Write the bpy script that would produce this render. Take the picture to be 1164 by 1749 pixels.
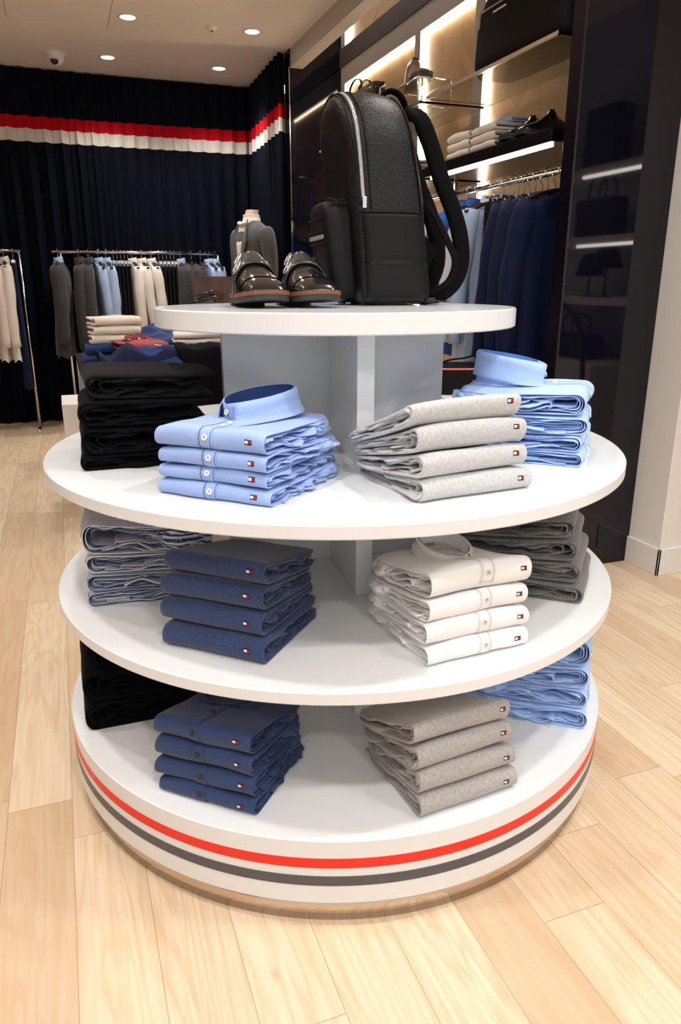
import bpy, bmesh, math, random
import numpy as np
from mathutils import Vector, Matrix, noise
PI = math.pi
sc = bpy.context.scene
for o in list(bpy.data.objects): bpy.data.objects.remove(o)
COL = sc.collection
def R(d): return math.radians(d)

# ---------------------------------------------------------------- camera, world, light, exposure
AZ = R(20.4); PITCH = .3024; EYE = 1.188
cam_d = bpy.data.cameras.new('camera'); cam = bpy.data.objects.new('camera', cam_d); COL.objects.link(cam)
cam_d.sensor_fit = 'VERTICAL'; cam_d.sensor_height = 36.0; cam_d.lens = 1249.1 / 1749 * 36.0
cam.location = (-math.sin(AZ) * 1.8 + math.cos(AZ) * .01314, -math.cos(AZ) * 1.8 - math.sin(AZ) * .01314, EYE)
cam.rotation_euler = (PI / 2 - PITCH, 0, -AZ)
cam_d.clip_start = .02
sc.camera = cam
w = bpy.data.worlds.new('world'); sc.world = w; w.use_nodes = True
w.node_tree.nodes['Background'].inputs[0].default_value = (.95, .96, 1.0, 1)
w.node_tree.nodes['Background'].inputs[1].default_value = 1.0
sc.view_settings.view_transform = 'Standard'; sc.view_settings.look = 'None'
sc.view_settings.exposure = -0.14; sc.view_settings.gamma = 1.0
sc.view_settings.use_curve_mapping = False

CEIL = 2.84
def spot(x, y, energy, color=(1, .95, .89), size=95, blend=.9, rad=.05, z=CEIL - .03, aim=None):
    d = bpy.data.lights.new('downlight_or_fill_beam', 'SPOT'); d.energy = energy; d.color = color
    d.spot_size = R(size); d.spot_blend = blend; d.shadow_soft_size = rad
    o = bpy.data.objects.new('downlight_or_fill_beam', d); COL.objects.link(o); o.location = (x, y, z)
    if aim: o.rotation_euler = (Vector(aim) - Vector((x, y, z))).to_track_quat('-Z', 'Y').to_euler()
    return o
LAMPS = [(0.0, 3.918), (.825, 3.917), (-.065, 4.883), (.79, 4.886)]
for (x, y) in LAMPS: spot(x, y, 60, size=120)
NEAR = [(-.95, -.5, 130), (.55, -.95, 130), (-.35, -1.9, 130), (.95, -2.2, 120), (-1.35, -1.6, 110), (0.75, .35, 70), (-.85, .9, 80), (0, 1.9, 60), (-.9, 2.6, 55), (.8, 2.2, 60), (-1.9, .4, 90), (-2.2, 3.2, 60), (1.3, -1.0, 90)]
for (x, y, e) in NEAR: spot(x, y, e * .60, color=(1, .975, .945), size=125, rad=.06)

# unseen fill spots added behind the camera to brighten the display
for (x, y, e) in [(-1.7, -2.9, 75), (.1, -3.5, 95), (1.7, -2.7, 70)]: spot(x, y, e, color=(1, .985, .96), size=60, blend=1, rad=.14, aim=(0, -.1, .75))

# ---------------------------------------------------------------- helpers: tagging and meshes
def tag(o, label=None, cat=None, group=None, kind=None):
    if label: o['label'] = label
    if cat: o['category'] = cat
    if group: o['group'] = group
    if kind: o['kind'] = kind
    return o
def thing(name, label, cat, loc=(0, 0, 0), rz=0.0, group=None):
    o = bpy.data.objects.new(name, None); COL.objects.link(o); o.empty_display_size = .05
    o.location = loc; o.rotation_euler = (0, 0, rz)
    return tag(o, label, cat, group)
def copy_tree(o, parent=None):
    c = o.copy(); COL.objects.link(c)
    if parent is not None:
        c.parent = parent; c.matrix_parent_inverse = o.matrix_parent_inverse.copy()
    for ch in list(o.children): copy_tree(ch, c)
    return c
class MB:
    """collects shapes, then links them as one mesh object"""
    def __init__(s): s.v = []; s.f = []; s.m = []; s.uv = []; s.sm = []
    def add(s, vs, fs, m=0, uv=None, smooth=False):
        b = len(s.v); s.v += [tuple(v) for v in vs]
        s.uv += (uv if uv is not None else [(0, 0)] * len(vs))
        for f in fs: s.f.append(tuple(b + i for i in f)); s.m.append(m); s.sm.append(smooth)
        return s
    def box(s, x0, x1, y0, y1, z0, z1, m=0, M=None):
        vs = [(x, y, z) for z in (z0, z1) for y in (y0, y1) for x in (x0, x1)]
        if M is not None: vs = [M @ Vector(v) for v in vs]
        return s.add(vs, [(0, 2, 3, 1), (4, 5, 7, 6), (0, 1, 5, 4), (2, 6, 7, 3), (0, 4, 6, 2), (1, 3, 7, 5)], m)
    def lathe(s, prof, n=48, c=(0, 0, 0), m=0, smooth=True, closed=False):
        vs = []
        for (r, z) in prof:
            for i in range(n):
                a = 2 * PI * i / n; vs.append((c[0] + r * math.cos(a), c[1] + r * math.sin(a), c[2] + z))
        fs = []
        K = len(prof)
        for k in range(K if closed else K - 1):
            k2 = (k + 1) % K
            for i in range(n):
                j = (i + 1) % n; fs.append((k * n + i, k * n + j, k2 * n + j, k2 * n + i))
        return s.add(vs, fs, m, smooth=smooth)
    def tube(s, pts, r, n=8, m=0, closed=False, flat=None, smooth=True):
        """sweep a round (or flat (w,t)) section along points"""
        P = [Vector(p) for p in pts]; K = len(P); vs = []
        rr = r if isinstance(r, (list, tuple)) else [r] * K
        up = Vector((0, 0, 1)); prev = None
        for i in range(K):
            t = (P[(i + 1) % K] - P[i - 1]) if closed else (P[min(i + 1, K - 1)] - P[max(i - 1, 0)])
            t.normalize()
            if prev is None:
                a = t.cross(up)
                if a.length < 1e-3: a = t.cross(Vector((1, 0, 0)))
                a.normalize()
            else:
                a = prev - t * prev.dot(t)
                if a.length < 1e-4: a = t.cross(up)
                a.normalize()
            prev = a; b = t.cross(a)
            for j in range(n):
                an = 2 * PI * j / n
                vs.append(P[i] + a * (rr[i] * math.cos(an)) + b * (rr[i] * math.sin(an)))
        fs = []
        for i in range(K if closed else K - 1):
            i2 = (i + 1) % K
            for j in range(n):
                j2 = (j + 1) % n; fs.append((i * n + j, i * n + j2, i2 * n + j2, i2 * n + j))
        if not closed: fs += [tuple(range(n))[::-1], tuple((K - 1) * n + j for j in range(n))]
        return s.add(vs, fs, m, smooth=smooth)
    def grid(s, fn, nu, nv, m=0, closed_u=False, smooth=True, uv=True):
        vs = []; uvs = []
        for i in range(nu):
            for j in range(nv):
                u = i / (nu if closed_u else nu - 1); v = j / (nv - 1)
                vs.append(fn(u, v)); uvs.append((u, v))
        fs = []
        for i in range(nu if closed_u else nu - 1):
            i2 = (i + 1) % nu
            for j in range(nv - 1): fs.append((i * nv + j, i2 * nv + j, i2 * nv + j + 1, i * nv + j + 1))
        return s.add(vs, fs, m, uv=uvs, smooth=smooth)
    def build(s, name, mats, parent=None, bevel=0, solid=0, sub=0, seg=2, loc=None, auto=False):
        me = bpy.data.meshes.new(name); me.from_pydata(s.v, [], s.f)
        mats = mats if isinstance(mats, (list, tuple)) else [mats]
        for mm in mats: me.materials.append(mm)
        me.polygons.foreach_set('material_index', s.m)
        me.polygons.foreach_set('use_smooth', s.sm)
        uvl = me.uv_layers.new(name='UVMap')
        li = np.empty(len(me.loops), dtype=np.int32); me.loops.foreach_get('vertex_index', li)
        uvl.data.foreach_set('uv', np.array(s.uv, dtype=np.float32)[li].ravel())
        me.validate(); me.update()
        bm = bmesh.new(); bm.from_mesh(me); bmesh.ops.recalc_face_normals(bm, faces=bm.faces); bm.to_mesh(me); bm.free()
        o = bpy.data.objects.new(name, me); COL.objects.link(o)
        if parent is not None: o.parent = parent
        if loc: o.location = loc
        if solid:
            md = o.modifiers.new('solid', 'SOLIDIFY'); md.thickness = solid; md.offset = 0
        if bevel:
            md = o.modifiers.new('bevel', 'BEVEL'); md.width = bevel; md.segments = seg; md.limit_method = 'ANGLE'; md.angle_limit = R(40)
        if sub:
            md = o.modifiers.new('sub', 'SUBSURF'); md.levels = sub; md.render_levels = sub
        return o
def struct(name, mb, m, **k):
    o = mb.build(name, m, **k); o['kind'] = 'structure'; return o

# ---------------------------------------------------------------- materials
def new_mat(name):
    m = bpy.data.materials.new(name); m.use_nodes = True
    nt = m.node_tree; b = nt.nodes['Principled BSDF']; return m, nt, b
def N(nt, t, **k):
    n = nt.nodes.new(t)
    for a, v in k.items(): setattr(n, a, v)
    return n
def L(nt, a, b): nt.links.new(a, b)
def val(nt, op, a, b=None, c=None):
    n = N(nt, 'ShaderNodeMath', operation=op)
    for i, q in enumerate((a, b, c)):
        if q is None: continue
        if isinstance(q, (int, float)): n.inputs[i].default_value = q
        else: L(nt, q, n.inputs[i])
    return n.outputs[0]
def mixc(nt, f, a, b, mode='MIX'):
    n = N(nt, 'ShaderNodeMix', data_type='RGBA', blend_type=mode)
    for i, q in ((0, f), (6, a), (7, b)):
        if isinstance(q, (int, float)): n.inputs[i].default_value = q
        elif isinstance(q, tuple): n.inputs[i].default_value = (*q[:3], 1)
        else: L(nt, q, n.inputs[i])
    return n.outputs[2]
def plain(name, col, rough=.5, metal=0, coat=0, bump=0, bscale=200, var=0, vscale=20, spec=.5, sheen=0, trans=0, ior=1.45, alpha=1):
    m, nt, b = new_mat(name)
    b.inputs['Base Color'].default_value = (*col, 1); b.inputs['Roughness'].default_value = rough
    b.inputs['Metallic'].default_value = metal; b.inputs['Coat Weight'].default_value = coat
    b.inputs['Coat Roughness'].default_value = .03
    b.inputs['Specular IOR Level'].default_value = spec; b.inputs['Sheen Weight'].default_value = sheen
    b.inputs['Transmission Weight'].default_value = trans; b.inputs['IOR'].default_value = ior
    b.inputs['Sheen Roughness'].default_value = .4
    tc = N(nt, 'ShaderNodeTexCoord')
    if var:
        nz = N(nt, 'ShaderNodeTexNoise'); nz.inputs['Scale'].default_value = vscale; nz.inputs['Detail'].default_value = 4
        L(nt, tc.outputs['Object'], nz.inputs['Vector'])
        f = val(nt, 'MULTIPLY_ADD', nz.outputs[0], 2.4, -.7)
        f = val(nt, 'MINIMUM', val(nt, 'MAXIMUM', f, 0), 1)
        lo = tuple(max(0, c * (1 - var)) for c in col); hi = tuple(min(1, c * (1 + var)) for c in col)
        L(nt, mixc(nt, f, lo, hi), b.inputs['Base Color'])
    if bump:
        nb = N(nt, 'ShaderNodeTexNoise'); nb.inputs['Scale'].default_value = bscale; nb.inputs['Detail'].default_value = 2
        L(nt, tc.outputs['Object'], nb.inputs['Vector'])
        bp = N(nt, 'ShaderNodeBump'); bp.inputs['Strength'].default_value = bump; bp.inputs['Distance'].default_value = .002
        L(nt, nb.outputs[0], bp.inputs['Height']); L(nt, bp.outputs[0], b.inputs['Normal'])
    return m
def emit(name, col, strength):
    m, nt, b = new_mat(name)
    b.inputs['Base Color'].default_value = (0, 0, 0, 1); b.inputs['Emission Color'].default_value = (*col, 1)
    b.inputs['Emission Strength'].default_value = strength; return m
def knit(name, dark, light, scale=90, stretch=6, rib=0, rough=.95, sheen=.25, bump=.35):
    """heathered jersey / knit: streaky marl along the width (uv x)"""
    m, nt, b = new_mat(name); b.inputs['Roughness'].default_value = rough; b.inputs['Sheen Weight'].default_value = sheen
    b.inputs['Specular IOR Level'].default_value = .08
    uv = N(nt, 'ShaderNodeUVMap'); mp = N(nt, 'ShaderNodeMapping'); L(nt, uv.outputs[0], mp.inputs[0])
    mp.inputs['Scale'].default_value = (1, stretch, 1)
    nz = N(nt, 'ShaderNodeTexNoise'); nz.inputs['Scale'].default_value = scale; nz.inputs['Detail'].default_value = 6; nz.inputs['Roughness'].default_value = .65
    L(nt, mp.outputs[0], nz.inputs['Vector'])
    cr = N(nt, 'ShaderNodeValToRGB'); cr.color_ramp.elements[0].position = .36; cr.color_ramp.elements[1].position = .64
    cr.color_ramp.elements[0].color = (*dark, 1); cr.color_ramp.elements[1].color = (*light, 1)
    L(nt, nz.outputs[0], cr.inputs[0]); L(nt, cr.outputs[0], b.inputs['Base Color'])
    n2 = N(nt, 'ShaderNodeTexNoise'); n2.inputs['Scale'].default_value = 900; L(nt, uv.outputs[0], n2.inputs['Vector'])
    bp = N(nt, 'ShaderNodeBump'); bp.inputs['Strength'].default_value = bump; bp.inputs['Distance'].default_value = .001
    L(nt, n2.outputs[0], bp.inputs['Height']); L(nt, bp.outputs[0], b.inputs['Normal'])
    return m
def woven(name, c1, c2, stripe=0, dirx=True, duty=.5, rough=.8, weave=.25, cross=None):
    """shirt cloth: fine weave; stripe>0 gives stripes of that pitch (metres) in uv"""
    m, nt, b = new_mat(name); b.inputs['Roughness'].default_value = rough; b.inputs['Specular IOR Level'].default_value = .25
    b.inputs['Sheen Weight'].default_value = .15
    uv = N(nt, 'ShaderNodeUVMap'); sp = N(nt, 'ShaderNodeSeparateXYZ'); L(nt, uv.outputs[0], sp.inputs[0])
    if stripe:
        q = val(nt, 'FRACT', val(nt, 'DIVIDE', sp.outputs[0 if dirx else 1], stripe))
        f = val(nt, 'GREATER_THAN', q, duty)
        colr = mixc(nt, f, c1, c2)
    else:
        mp = N(nt, 'ShaderNodeMapping'); L(nt, uv.outputs[0], mp.inputs[0]); mp.inputs['Scale'].default_value = (1, .25, 1)
        nz = N(nt, 'ShaderNodeTexNoise'); nz.inputs['Scale'].default_value = 700; nz.inputs['Detail'].default_value = 2; L(nt, mp.outputs[0], nz.inputs['Vector'])
        colr = mixc(nt, nz.outputs[0], c1, c2)
    L(nt, colr, b.inputs['Base Color'])
    nb = N(nt, 'ShaderNodeTexNoise'); nb.inputs['Scale'].default_value = 45; nb.inputs['Detail'].default_value = 4; L(nt, uv.outputs[0], nb.inputs['Vector'])
    bp = N(nt, 'ShaderNodeBump'); bp.inputs['Strength'].default_value = weave; bp.inputs['Distance'].default_value = .006
    L(nt, nb.outputs[0], bp.inputs['Height']); L(nt, bp.outputs[0], b.inputs['Normal'])
    return m

def floor_mat():
    m, nt, b = new_mat('oak_floorboards')
    tc = N(nt, 'ShaderNodeTexCoord'); sp = N(nt, 'ShaderNodeSeparateXYZ'); L(nt, tc.outputs['Object'], sp.inputs[0])
    X = val(nt, 'DIVIDE', val(nt, 'ADD', sp.outputs[0], 10 * .1425 + .137), .1425)
    idx = val(nt, 'FLOOR', X); fx = val(nt, 'FRACT', X)
    wn = N(nt, 'ShaderNodeTexWhiteNoise', noise_dimensions='1D'); L(nt, idx, wn.inputs['W'])
    Y = val(nt, 'DIVIDE', val(nt, 'ADD', sp.outputs[1], val(nt, 'MULTIPLY', wn.outputs[0], 7.0)), 1.25)
    idy = val(nt, 'FLOOR', Y); fy = val(nt, 'FRACT', Y)
    cb = N(nt, 'ShaderNodeCombineXYZ'); L(nt, idx, cb.inputs[0]); L(nt, idy, cb.inputs[1])
    w2 = N(nt, 'ShaderNodeTexWhiteNoise', noise_dimensions='3D'); L(nt, cb.outputs[0], w2.inputs['Vector'])
    # seams
    sx = val(nt, 'LESS_THAN', val(nt, 'MINIMUM', fx, val(nt, 'SUBTRACT', 1, fx)), .007)
    sy = val(nt, 'LESS_THAN', val(nt, 'MINIMUM', fy, val(nt, 'SUBTRACT', 1, fy)), .0009)
    seam = val(nt, 'MAXIMUM', sx, sy)
    # grain coordinates, shifted per board
    off = N(nt, 'ShaderNodeVectorMath', operation='MULTIPLY_ADD'); L(nt, w2.outputs['Color'], off.inputs[0]); off.inputs[1].default_value = (9, 9, 9); L(nt, tc.outputs['Object'], off.inputs[2])
    def grain(sc_, scale, det, dist=0):
        mp = N(nt, 'ShaderNodeMapping'); mp.inputs['Scale'].default_value = sc_; L(nt, off.outputs[0], mp.inputs[0])
        g = N(nt, 'ShaderNodeTexNoise'); g.inputs['Scale'].default_value = scale; g.inputs['Detail'].default_value = det
        g.inputs['Distortion'].default_value = dist; L(nt, mp.outputs[0], g.inputs['Vector']); return g.outputs[0]
    g1 = grain((1, .09, 1), 9, 3, .6)
    rings = val(nt, 'SINE', val(nt, 'MULTIPLY', g1, 62))
    rings = val(nt, 'POWER', val(nt, 'MULTIPLY_ADD', rings, .5, .5), 2.5)
    g2 = grain((1, .035, 1), 130, 4)
    g3 = grain((1, .3, 1), 3.5, 3)
    tone = N(nt, 'ShaderNodeValToRGB'); e = tone.color_ramp.elements
    e[0].position = 0; e[0].color = (.60, .44, .29, 1); e[1].position = 1; e[1].color = (.80, .67, .50, 1)
    mid = e.new(.55); mid.color = (.71, .56, .395, 1)
    L(nt, w2.outputs[0], tone.inputs[0])
    c = mixc(nt, val(nt, 'MULTIPLY', rings, .33), tone.outputs[0], (.52, .315, .155))
    c = mixc(nt, val(nt, 'MULTIPLY', val(nt, 'MULTIPLY_ADD', g2, 3.2, -1.25), .28), c, (.47, .28, .14))
    c = mixc(nt, val(nt, 'MULTIPLY_ADD', g3, 1.6, -.55), c, mixc(nt, .25, c, (.95, .78, .56)))
    # knots
    vo = N(nt, 'ShaderNodeTexVoronoi'); vo.inputs['Scale'].default_value = 2.3
    mp = N(nt, 'ShaderNodeMapping'); mp.inputs['Scale'].default_value = (1.15, .6, 1); L(nt, off.outputs[0], mp.inputs[0]); L(nt, mp.outputs[0], vo.inputs['Vector'])
    nk = N(nt, 'ShaderNodeMapRange'); nk.inputs['From Min'].default_value = .012; nk.inputs['From Max'].default_value = .04; nk.inputs['To Min'].default_value = .75; nk.inputs['To Max'].default_value = 0
    L(nt, vo.outputs['Distance'], nk.inputs['Value'])
    c = mixc(nt, nk.outputs[0], c, (.16, .08, .04))
    c = mixc(nt, val(nt, 'MULTIPLY', seam, .5), c, (.25, .14, .07))
    L(nt, c, b.inputs['Base Color']); b.inputs['Roughness'].default_value = .42
    b.inputs['Specular IOR Level'].default_value = .4
    bp = N(nt, 'ShaderNodeBump'); bp.inputs['Strength'].default_value = .25; bp.inputs['Distance'].default_value = .001
    L(nt, val(nt, 'SUBTRACT', g2, val(nt, 'MULTIPLY', seam, 2)), bp.inputs['Height']); L(nt, bp.outputs[0], b.inputs['Normal'])
    return m
def chevron_mat():
    m, nt, b = new_mat('chevron_oak_panel')
    tc = N(nt, 'ShaderNodeTexCoord'); sp = N(nt, 'ShaderNodeSeparateXYZ'); L(nt, tc.outputs['Object'], sp.inputs[0])
    Y = val(nt, 'DIVIDE', sp.outputs[1], .2); col = val(nt, 'FLOOR', Y); fy = val(nt, 'FRACT', Y)
    par = val(nt, 'FLOORED_MODULO', col, 2)
    tri = val(nt, 'ADD', val(nt, 'MULTIPLY', fy, val(nt, 'MULTIPLY_ADD', par, -2, 1)), par)
    q = val(nt, 'DIVIDE', val(nt, 'ADD', sp.outputs[2], val(nt, 'MULTIPLY', tri, .2)), .085)
    row = val(nt, 'FLOOR', q); fr = val(nt, 'FRACT', q)
    cb = N(nt, 'ShaderNodeCombineXYZ'); L(nt, row, cb.inputs[0]); L(nt, col, cb.inputs[1])
    wn = N(nt, 'ShaderNodeTexWhiteNoise', noise_dimensions='3D'); L(nt, cb.outputs[0], wn.inputs['Vector'])
    g = N(nt, 'ShaderNodeTexNoise'); g.inputs['Scale'].default_value = 60; g.inputs['Detail'].default_value = 3
    cc = N(nt, 'ShaderNodeCombineXYZ'); L(nt, val(nt, 'MULTIPLY', fr, .8), cc.inputs[0]); L(nt, val(nt, 'MULTIPLY', sp.outputs[1], .25), cc.inputs[1]); L(nt, wn.outputs[0], cc.inputs[2]); L(nt, cc.outputs[0], g.inputs['Vector'])
    c = mixc(nt, wn.outputs[0], (.56, .33, .15), (.70, .45, .23))
    c = mixc(nt, val(nt, 'MULTIPLY', g.outputs[0], .35), c, (.38, .22, .10))
    s = val(nt, 'MAXIMUM', val(nt, 'LESS_THAN', fr, .03), val(nt, 'LESS_THAN', fy, .008))
    c = mixc(nt, val(nt, 'MULTIPLY', s, .45), c, (.2, .11, .05))
    L(nt, c, b.inputs['Base Color']); b.inputs['Roughness'].default_value = .5
    return m
def curtain_mat():
    m, nt, b = new_mat('navy_curtain_cloth')
    tc = N(nt, 'ShaderNodeTexCoord'); sp = N(nt, 'ShaderNodeSeparateXYZ'); L(nt, tc.outputs['Object'], sp.inputs[0])
    z = sp.outputs[2]
    nz = N(nt, 'ShaderNodeTexNoise'); nz.inputs['Scale'].default_value = 1.5; L(nt, tc.outputs['Object'], nz.inputs['Vector'])
    base = mixc(nt, nz.outputs[0], (.0008, .0012, .0040), (.0014, .0035, .013))
    c = mixc(nt, val(nt, 'GREATER_THAN', z, 2.297), base, (.72, .68, .62))
    c = mixc(nt, val(nt, 'GREATER_THAN', z, 2.393), c, (.50, .004, .012))
    c = mixc(nt, val(nt, 'GREATER_THAN', z, 2.485), c, base)
    L(nt, c, b.inputs['Base Color']); b.inputs['Roughness'].default_value = .85; b.inputs['Specular IOR Level'].default_value = .15
    return m
M = {}
M['floor'] = floor_mat(); M['chevron'] = chevron_mat(); M['curtain'] = curtain_mat()
M['ceiling'] = plain('ceiling_paint', (.88, .79, .71), .9, var=.03, vscale=1.5)
M['white_wall'] = plain('white_wall_paint', (.80, .77, .73), .6, bump=.03)
M['cream'] = plain('cream_frame_paint', (.50, .44, .39), .7)
M['darkband'] = plain('umber_band_paint', (.10, .075, .065), .6)
M['gloss_black'] = plain('black_lacquer', (.004, .004, .009), .035, spec=.55)
M['gloss_side'] = plain('aubergine_lacquer', (.004, .003, .007), .25, spec=.25)
M['white_lam'] = plain('white_laminate', (.80, .82, .83), .16, spec=.45, coat=.2)
M['white_edge'] = plain('white_laminate_edge', (.76, .755, .745), .28, spec=.4)
M['red'] = plain('red_vinyl', (.80, .022, .008), .35)
M['greyvinyl'] = plain('charcoal_vinyl', (.085, .078, .09), .35)
M['mirror'] = plain('bronze_mirror', (.62, .52, .43), .10, metal=1)
M['chrome'] = plain('chrome', (.82, .80, .78), .14, metal=1)
M['darkmetal'] = plain('dark_metal', (.05, .05, .055), .35, metal=.8)
M['glass'] = plain('shelf_glass', (.80, .88, .84), .02, trans=1, ior=1.45)
M['led'] = emit('led_strip', (1, .93, .82), 14)
M['led_wall'] = emit('warm_led_strip', (1, .85, .64), 30)
M['lamp'] = emit('lamp_glow', (1, .95, .88), 22)
M['black'] = plain('black_plastic', (.01, .01, .011), .45)
M['leather'] = plain('black_pebble_leather', (.0022, .0026, .0034), .31, bump=.7, bscale=300, spec=.40)
M['leather_s'] = plain('black_smooth_leather', (.004, .004, .0045), .5, bump=.3, bscale=400, spec=.25)
M['polish'] = plain('polished_black_leather', (.006, .006, .005), .16, spec=.5, coat=.5, var=.5, vscale=14)
M['polish2'] = plain('burnished_strap_leather', (.022, .023, .021), .24, spec=.6, coat=.3, var=.5, vscale=30)
M['brownsole'] = plain('brown_welt', (.16, .065, .03), .5)
M['rubber'] = plain('dark_rubber', (.028, .027, .026), .55)
M['brown'] = plain('brown_leather', (.10, .035, .015), .3, coat=.4, var=.4, vscale=12)
M['webbing'] = plain('black_webbing', (.002, .002, .0022), .9, spec=.12)
M['zipper'] = plain('steel_zip', (.5, .48, .45), .35, metal=.9, bump=1, bscale=900)
M['nylon'] = plain('black_nylon', (.006, .0055, .006), .7, bump=.2, spec=.2)
M['button'] = plain('pearl_button', (.78, .77, .74), .25)
M['dbutton'] = plain('dark_button', (.02, .022, .03), .3)
M['ivbutton'] = plain('ivory_button', (.72, .66, .55), .3)
M['pnavy'] = plain('patch_navy', (.005, .006, .03), .8)
M['pred'] = plain('patch_red', (.42, .01, .015), .8)
M['pwhite'] = plain('patch_white', (.85, .85, .85), .8)
# garments
M['k_black'] = knit('black_wool_knit', (.0016, .0016, .002), (.0045, .0045, .006), sheen=.02)
M['k_char'] = knit('charcoal_wool_knit', (.005, .005, .0055), (.010, .010, .011), sheen=.03)
M['k_grey'] = knit('light_grey_marl_jersey', (.45, .45, .45), (.585, .585, .585), scale=230, stretch=.6)
M['k_grey2'] = knit('warm_grey_marl_jersey', (.34, .32, .305), (.47, .445, .425), scale=230, stretch=.6)
M['k_dgrey'] = knit('mid_grey_wool_knit', (.13, .125, .12), (.23, .225, .22), scale=200, stretch=1)
M['k_navy'] = knit('navy_heather_knit', (.022, .036, .10), (.052, .075, .165), scale=260, stretch=1.5)
M['s_blue'] = woven('blue_chambray', (.20, .31, .62), (.40, .52, .82))
M['s_lblue'] = woven('pale_blue_poplin', (.34, .50, .86), (.46, .62, .92))
M['s_white'] = woven('white_poplin', (.84, .83, .82), (.90, .89, .88))
M['s_navy'] = woven('navy_pinstripe_cotton', (.018, .032, .10), (.05, .085, .20), stripe=.0022, dirx=False, duty=.6)
M['s_strip'] = woven('navy_white_stripe_cotton', (.035, .06, .19), (.80, .80, .80), stripe=.0068, dirx=True, duty=.5)
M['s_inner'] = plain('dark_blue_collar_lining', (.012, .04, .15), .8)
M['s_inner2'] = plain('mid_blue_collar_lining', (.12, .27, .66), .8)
M['label_w'] = plain('white_neck_label', (.8, .8, .78), .7)
M['suit_navy'] = plain('navy_suiting', (.004, .009, .04), .75, sheen=.04, spec=.2, bump=.1, bscale=500)
M['suit_navy2'] = plain('bright_navy_cotton', (.006, .03, .14), .8, sheen=.15)
M['suit_grey'] = plain('charcoal_suiting', (.035, .034, .034), .85, sheen=.2)
M['suit_lgrey'] = plain('grey_tweed', (.07, .07, .07), .9, sheen=.2, var=.4, vscale=250)
M['h_white'] = plain('hanging_white_cotton', (.74, .68, .62), .85)
M['h_lblue'] = plain('hanging_pale_blue_cotton', (.36, .47, .68), .85)
M['h_strip'] = plain('hanging_lilac_white_cotton', (.58, .60, .72), .85)
M['h_blue'] = plain('hanging_blue_cotton', (.02, .09, .35), .8)
M['h_dark'] = plain('hanging_dark_trousers', (.008, .007, .008), .85)
M['cream_knit'] = plain('cream_knit', (.80, .74, .62), .95, sheen=.3)
M['pink'] = plain('dusty_red_cotton', (.34, .07, .09), .85)
M['skin'] = plain('mannequin_shell', (.62, .48, .40), .35)

# ---------------------------------------------------------------- the room
struct('floor', MB().box(-4.5, 4.2, -4.5, 5.6, -.05, 0), M['floor'])
cb = MB().box(-4.5, 1.28, -4.5, 5.6, CEIL, CEIL + .08).box(1.28, 4.2, -4.5, .60, CEIL, CEIL + .08)
struct('ceiling', cb, M['ceiling'])
struct('trim_1', MB().box(-.1115, -.1085, 3.2, 4.20, CEIL - .0008, CEIL).box(-.738, -.735, 3.2, 4.19, CEIL - .0008, CEIL), M['darkband'])
struct('wall_back', MB().box(-4.5, 1.7, 5.50, 5.6, 0, CEIL), M['darkband'])
# right display bay: backing boards, frame, cornice
XW = 1.58
struct('wall_right', MB().box(XW + .035, XW + .075, .80, 5.6, 0, 3.35), M['chevron'])
fr = MB()
def fbar(y0, y1, z0, z1, x0=XW, x1=XW + .034): fr.box(x0, x1, y0, y1, z0, z1)
fbar(4.12, 4.25, 0, 3.35); fbar(2.84, 2.915, 0, 2.625); fbar(2.09, 2.19, 0, 2.625)
fbar(.825, 4.12, 2.625, 2.745); fbar(.825, 4.12, 3.06, 3.35)
struct('trim_2', fr, M['cream'])
struct('trim_3', MB().box(XW - .012, XW + .034, .825, 4.20, 2.745, 2.865), M['darkband'])
struct('trim_4', MB().box(1.18, 1.275, .60, 5.45, 2.715, 2.90), M['cream'])
struct('trim_5', MB().box(1.275, 1.66, .825, 4.2, 3.33, 3.39), M['ceiling'])
# fins of glossy black lacquer
fin = MB().box(1.2, 1.664, .745, .75, .0, 3.33).box(1.2, 1.66, .752, .825, 0, 3.33, m=1)
struct('wall_fin_near', fin, [M['gloss_black'], M['gloss_side']], bevel=.002)
struct('wall_fin_far', MB().box(1.17, 1.60, 4.20, 4.32, 0, 3.33), M['gloss_black'], bevel=.002)
struct('trim_6', MB().box(1.163, 1.170, 4.19, 4.20, 0, 2.72), M['chrome'])
struct('trim_7', MB().box(1.192, 1.2, .741, .7455, 0, 2.72), M['darkmetal'])
# white pillar with skirting
struct('wall_pillar', MB().box(1.664, 2.25, .56, .95, 0, CEIL), M['white_wall'], bevel=.003)
struct('baseboard_pillar', MB().box(1.652, 1.664, .548, .745, 0, .118).box(1.652, 2.25, .548, .56, 0, .118), M['white_wall'], bevel=.002)
# far store shell that closes the view and feeds the reflections
struct('wall_left', MB().box(-4.6, -4.5, -4.5, 5.6, 0, CEIL), M['white_wall'])
struct('wall_nook', MB().box(2.25, 3.0, .56, .62, 0, CEIL), M['white_wall'])
struct('wall_side', MB().box(3.0, 3.1, -4.5, .56, 0, CEIL), M['white_wall'])

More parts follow.
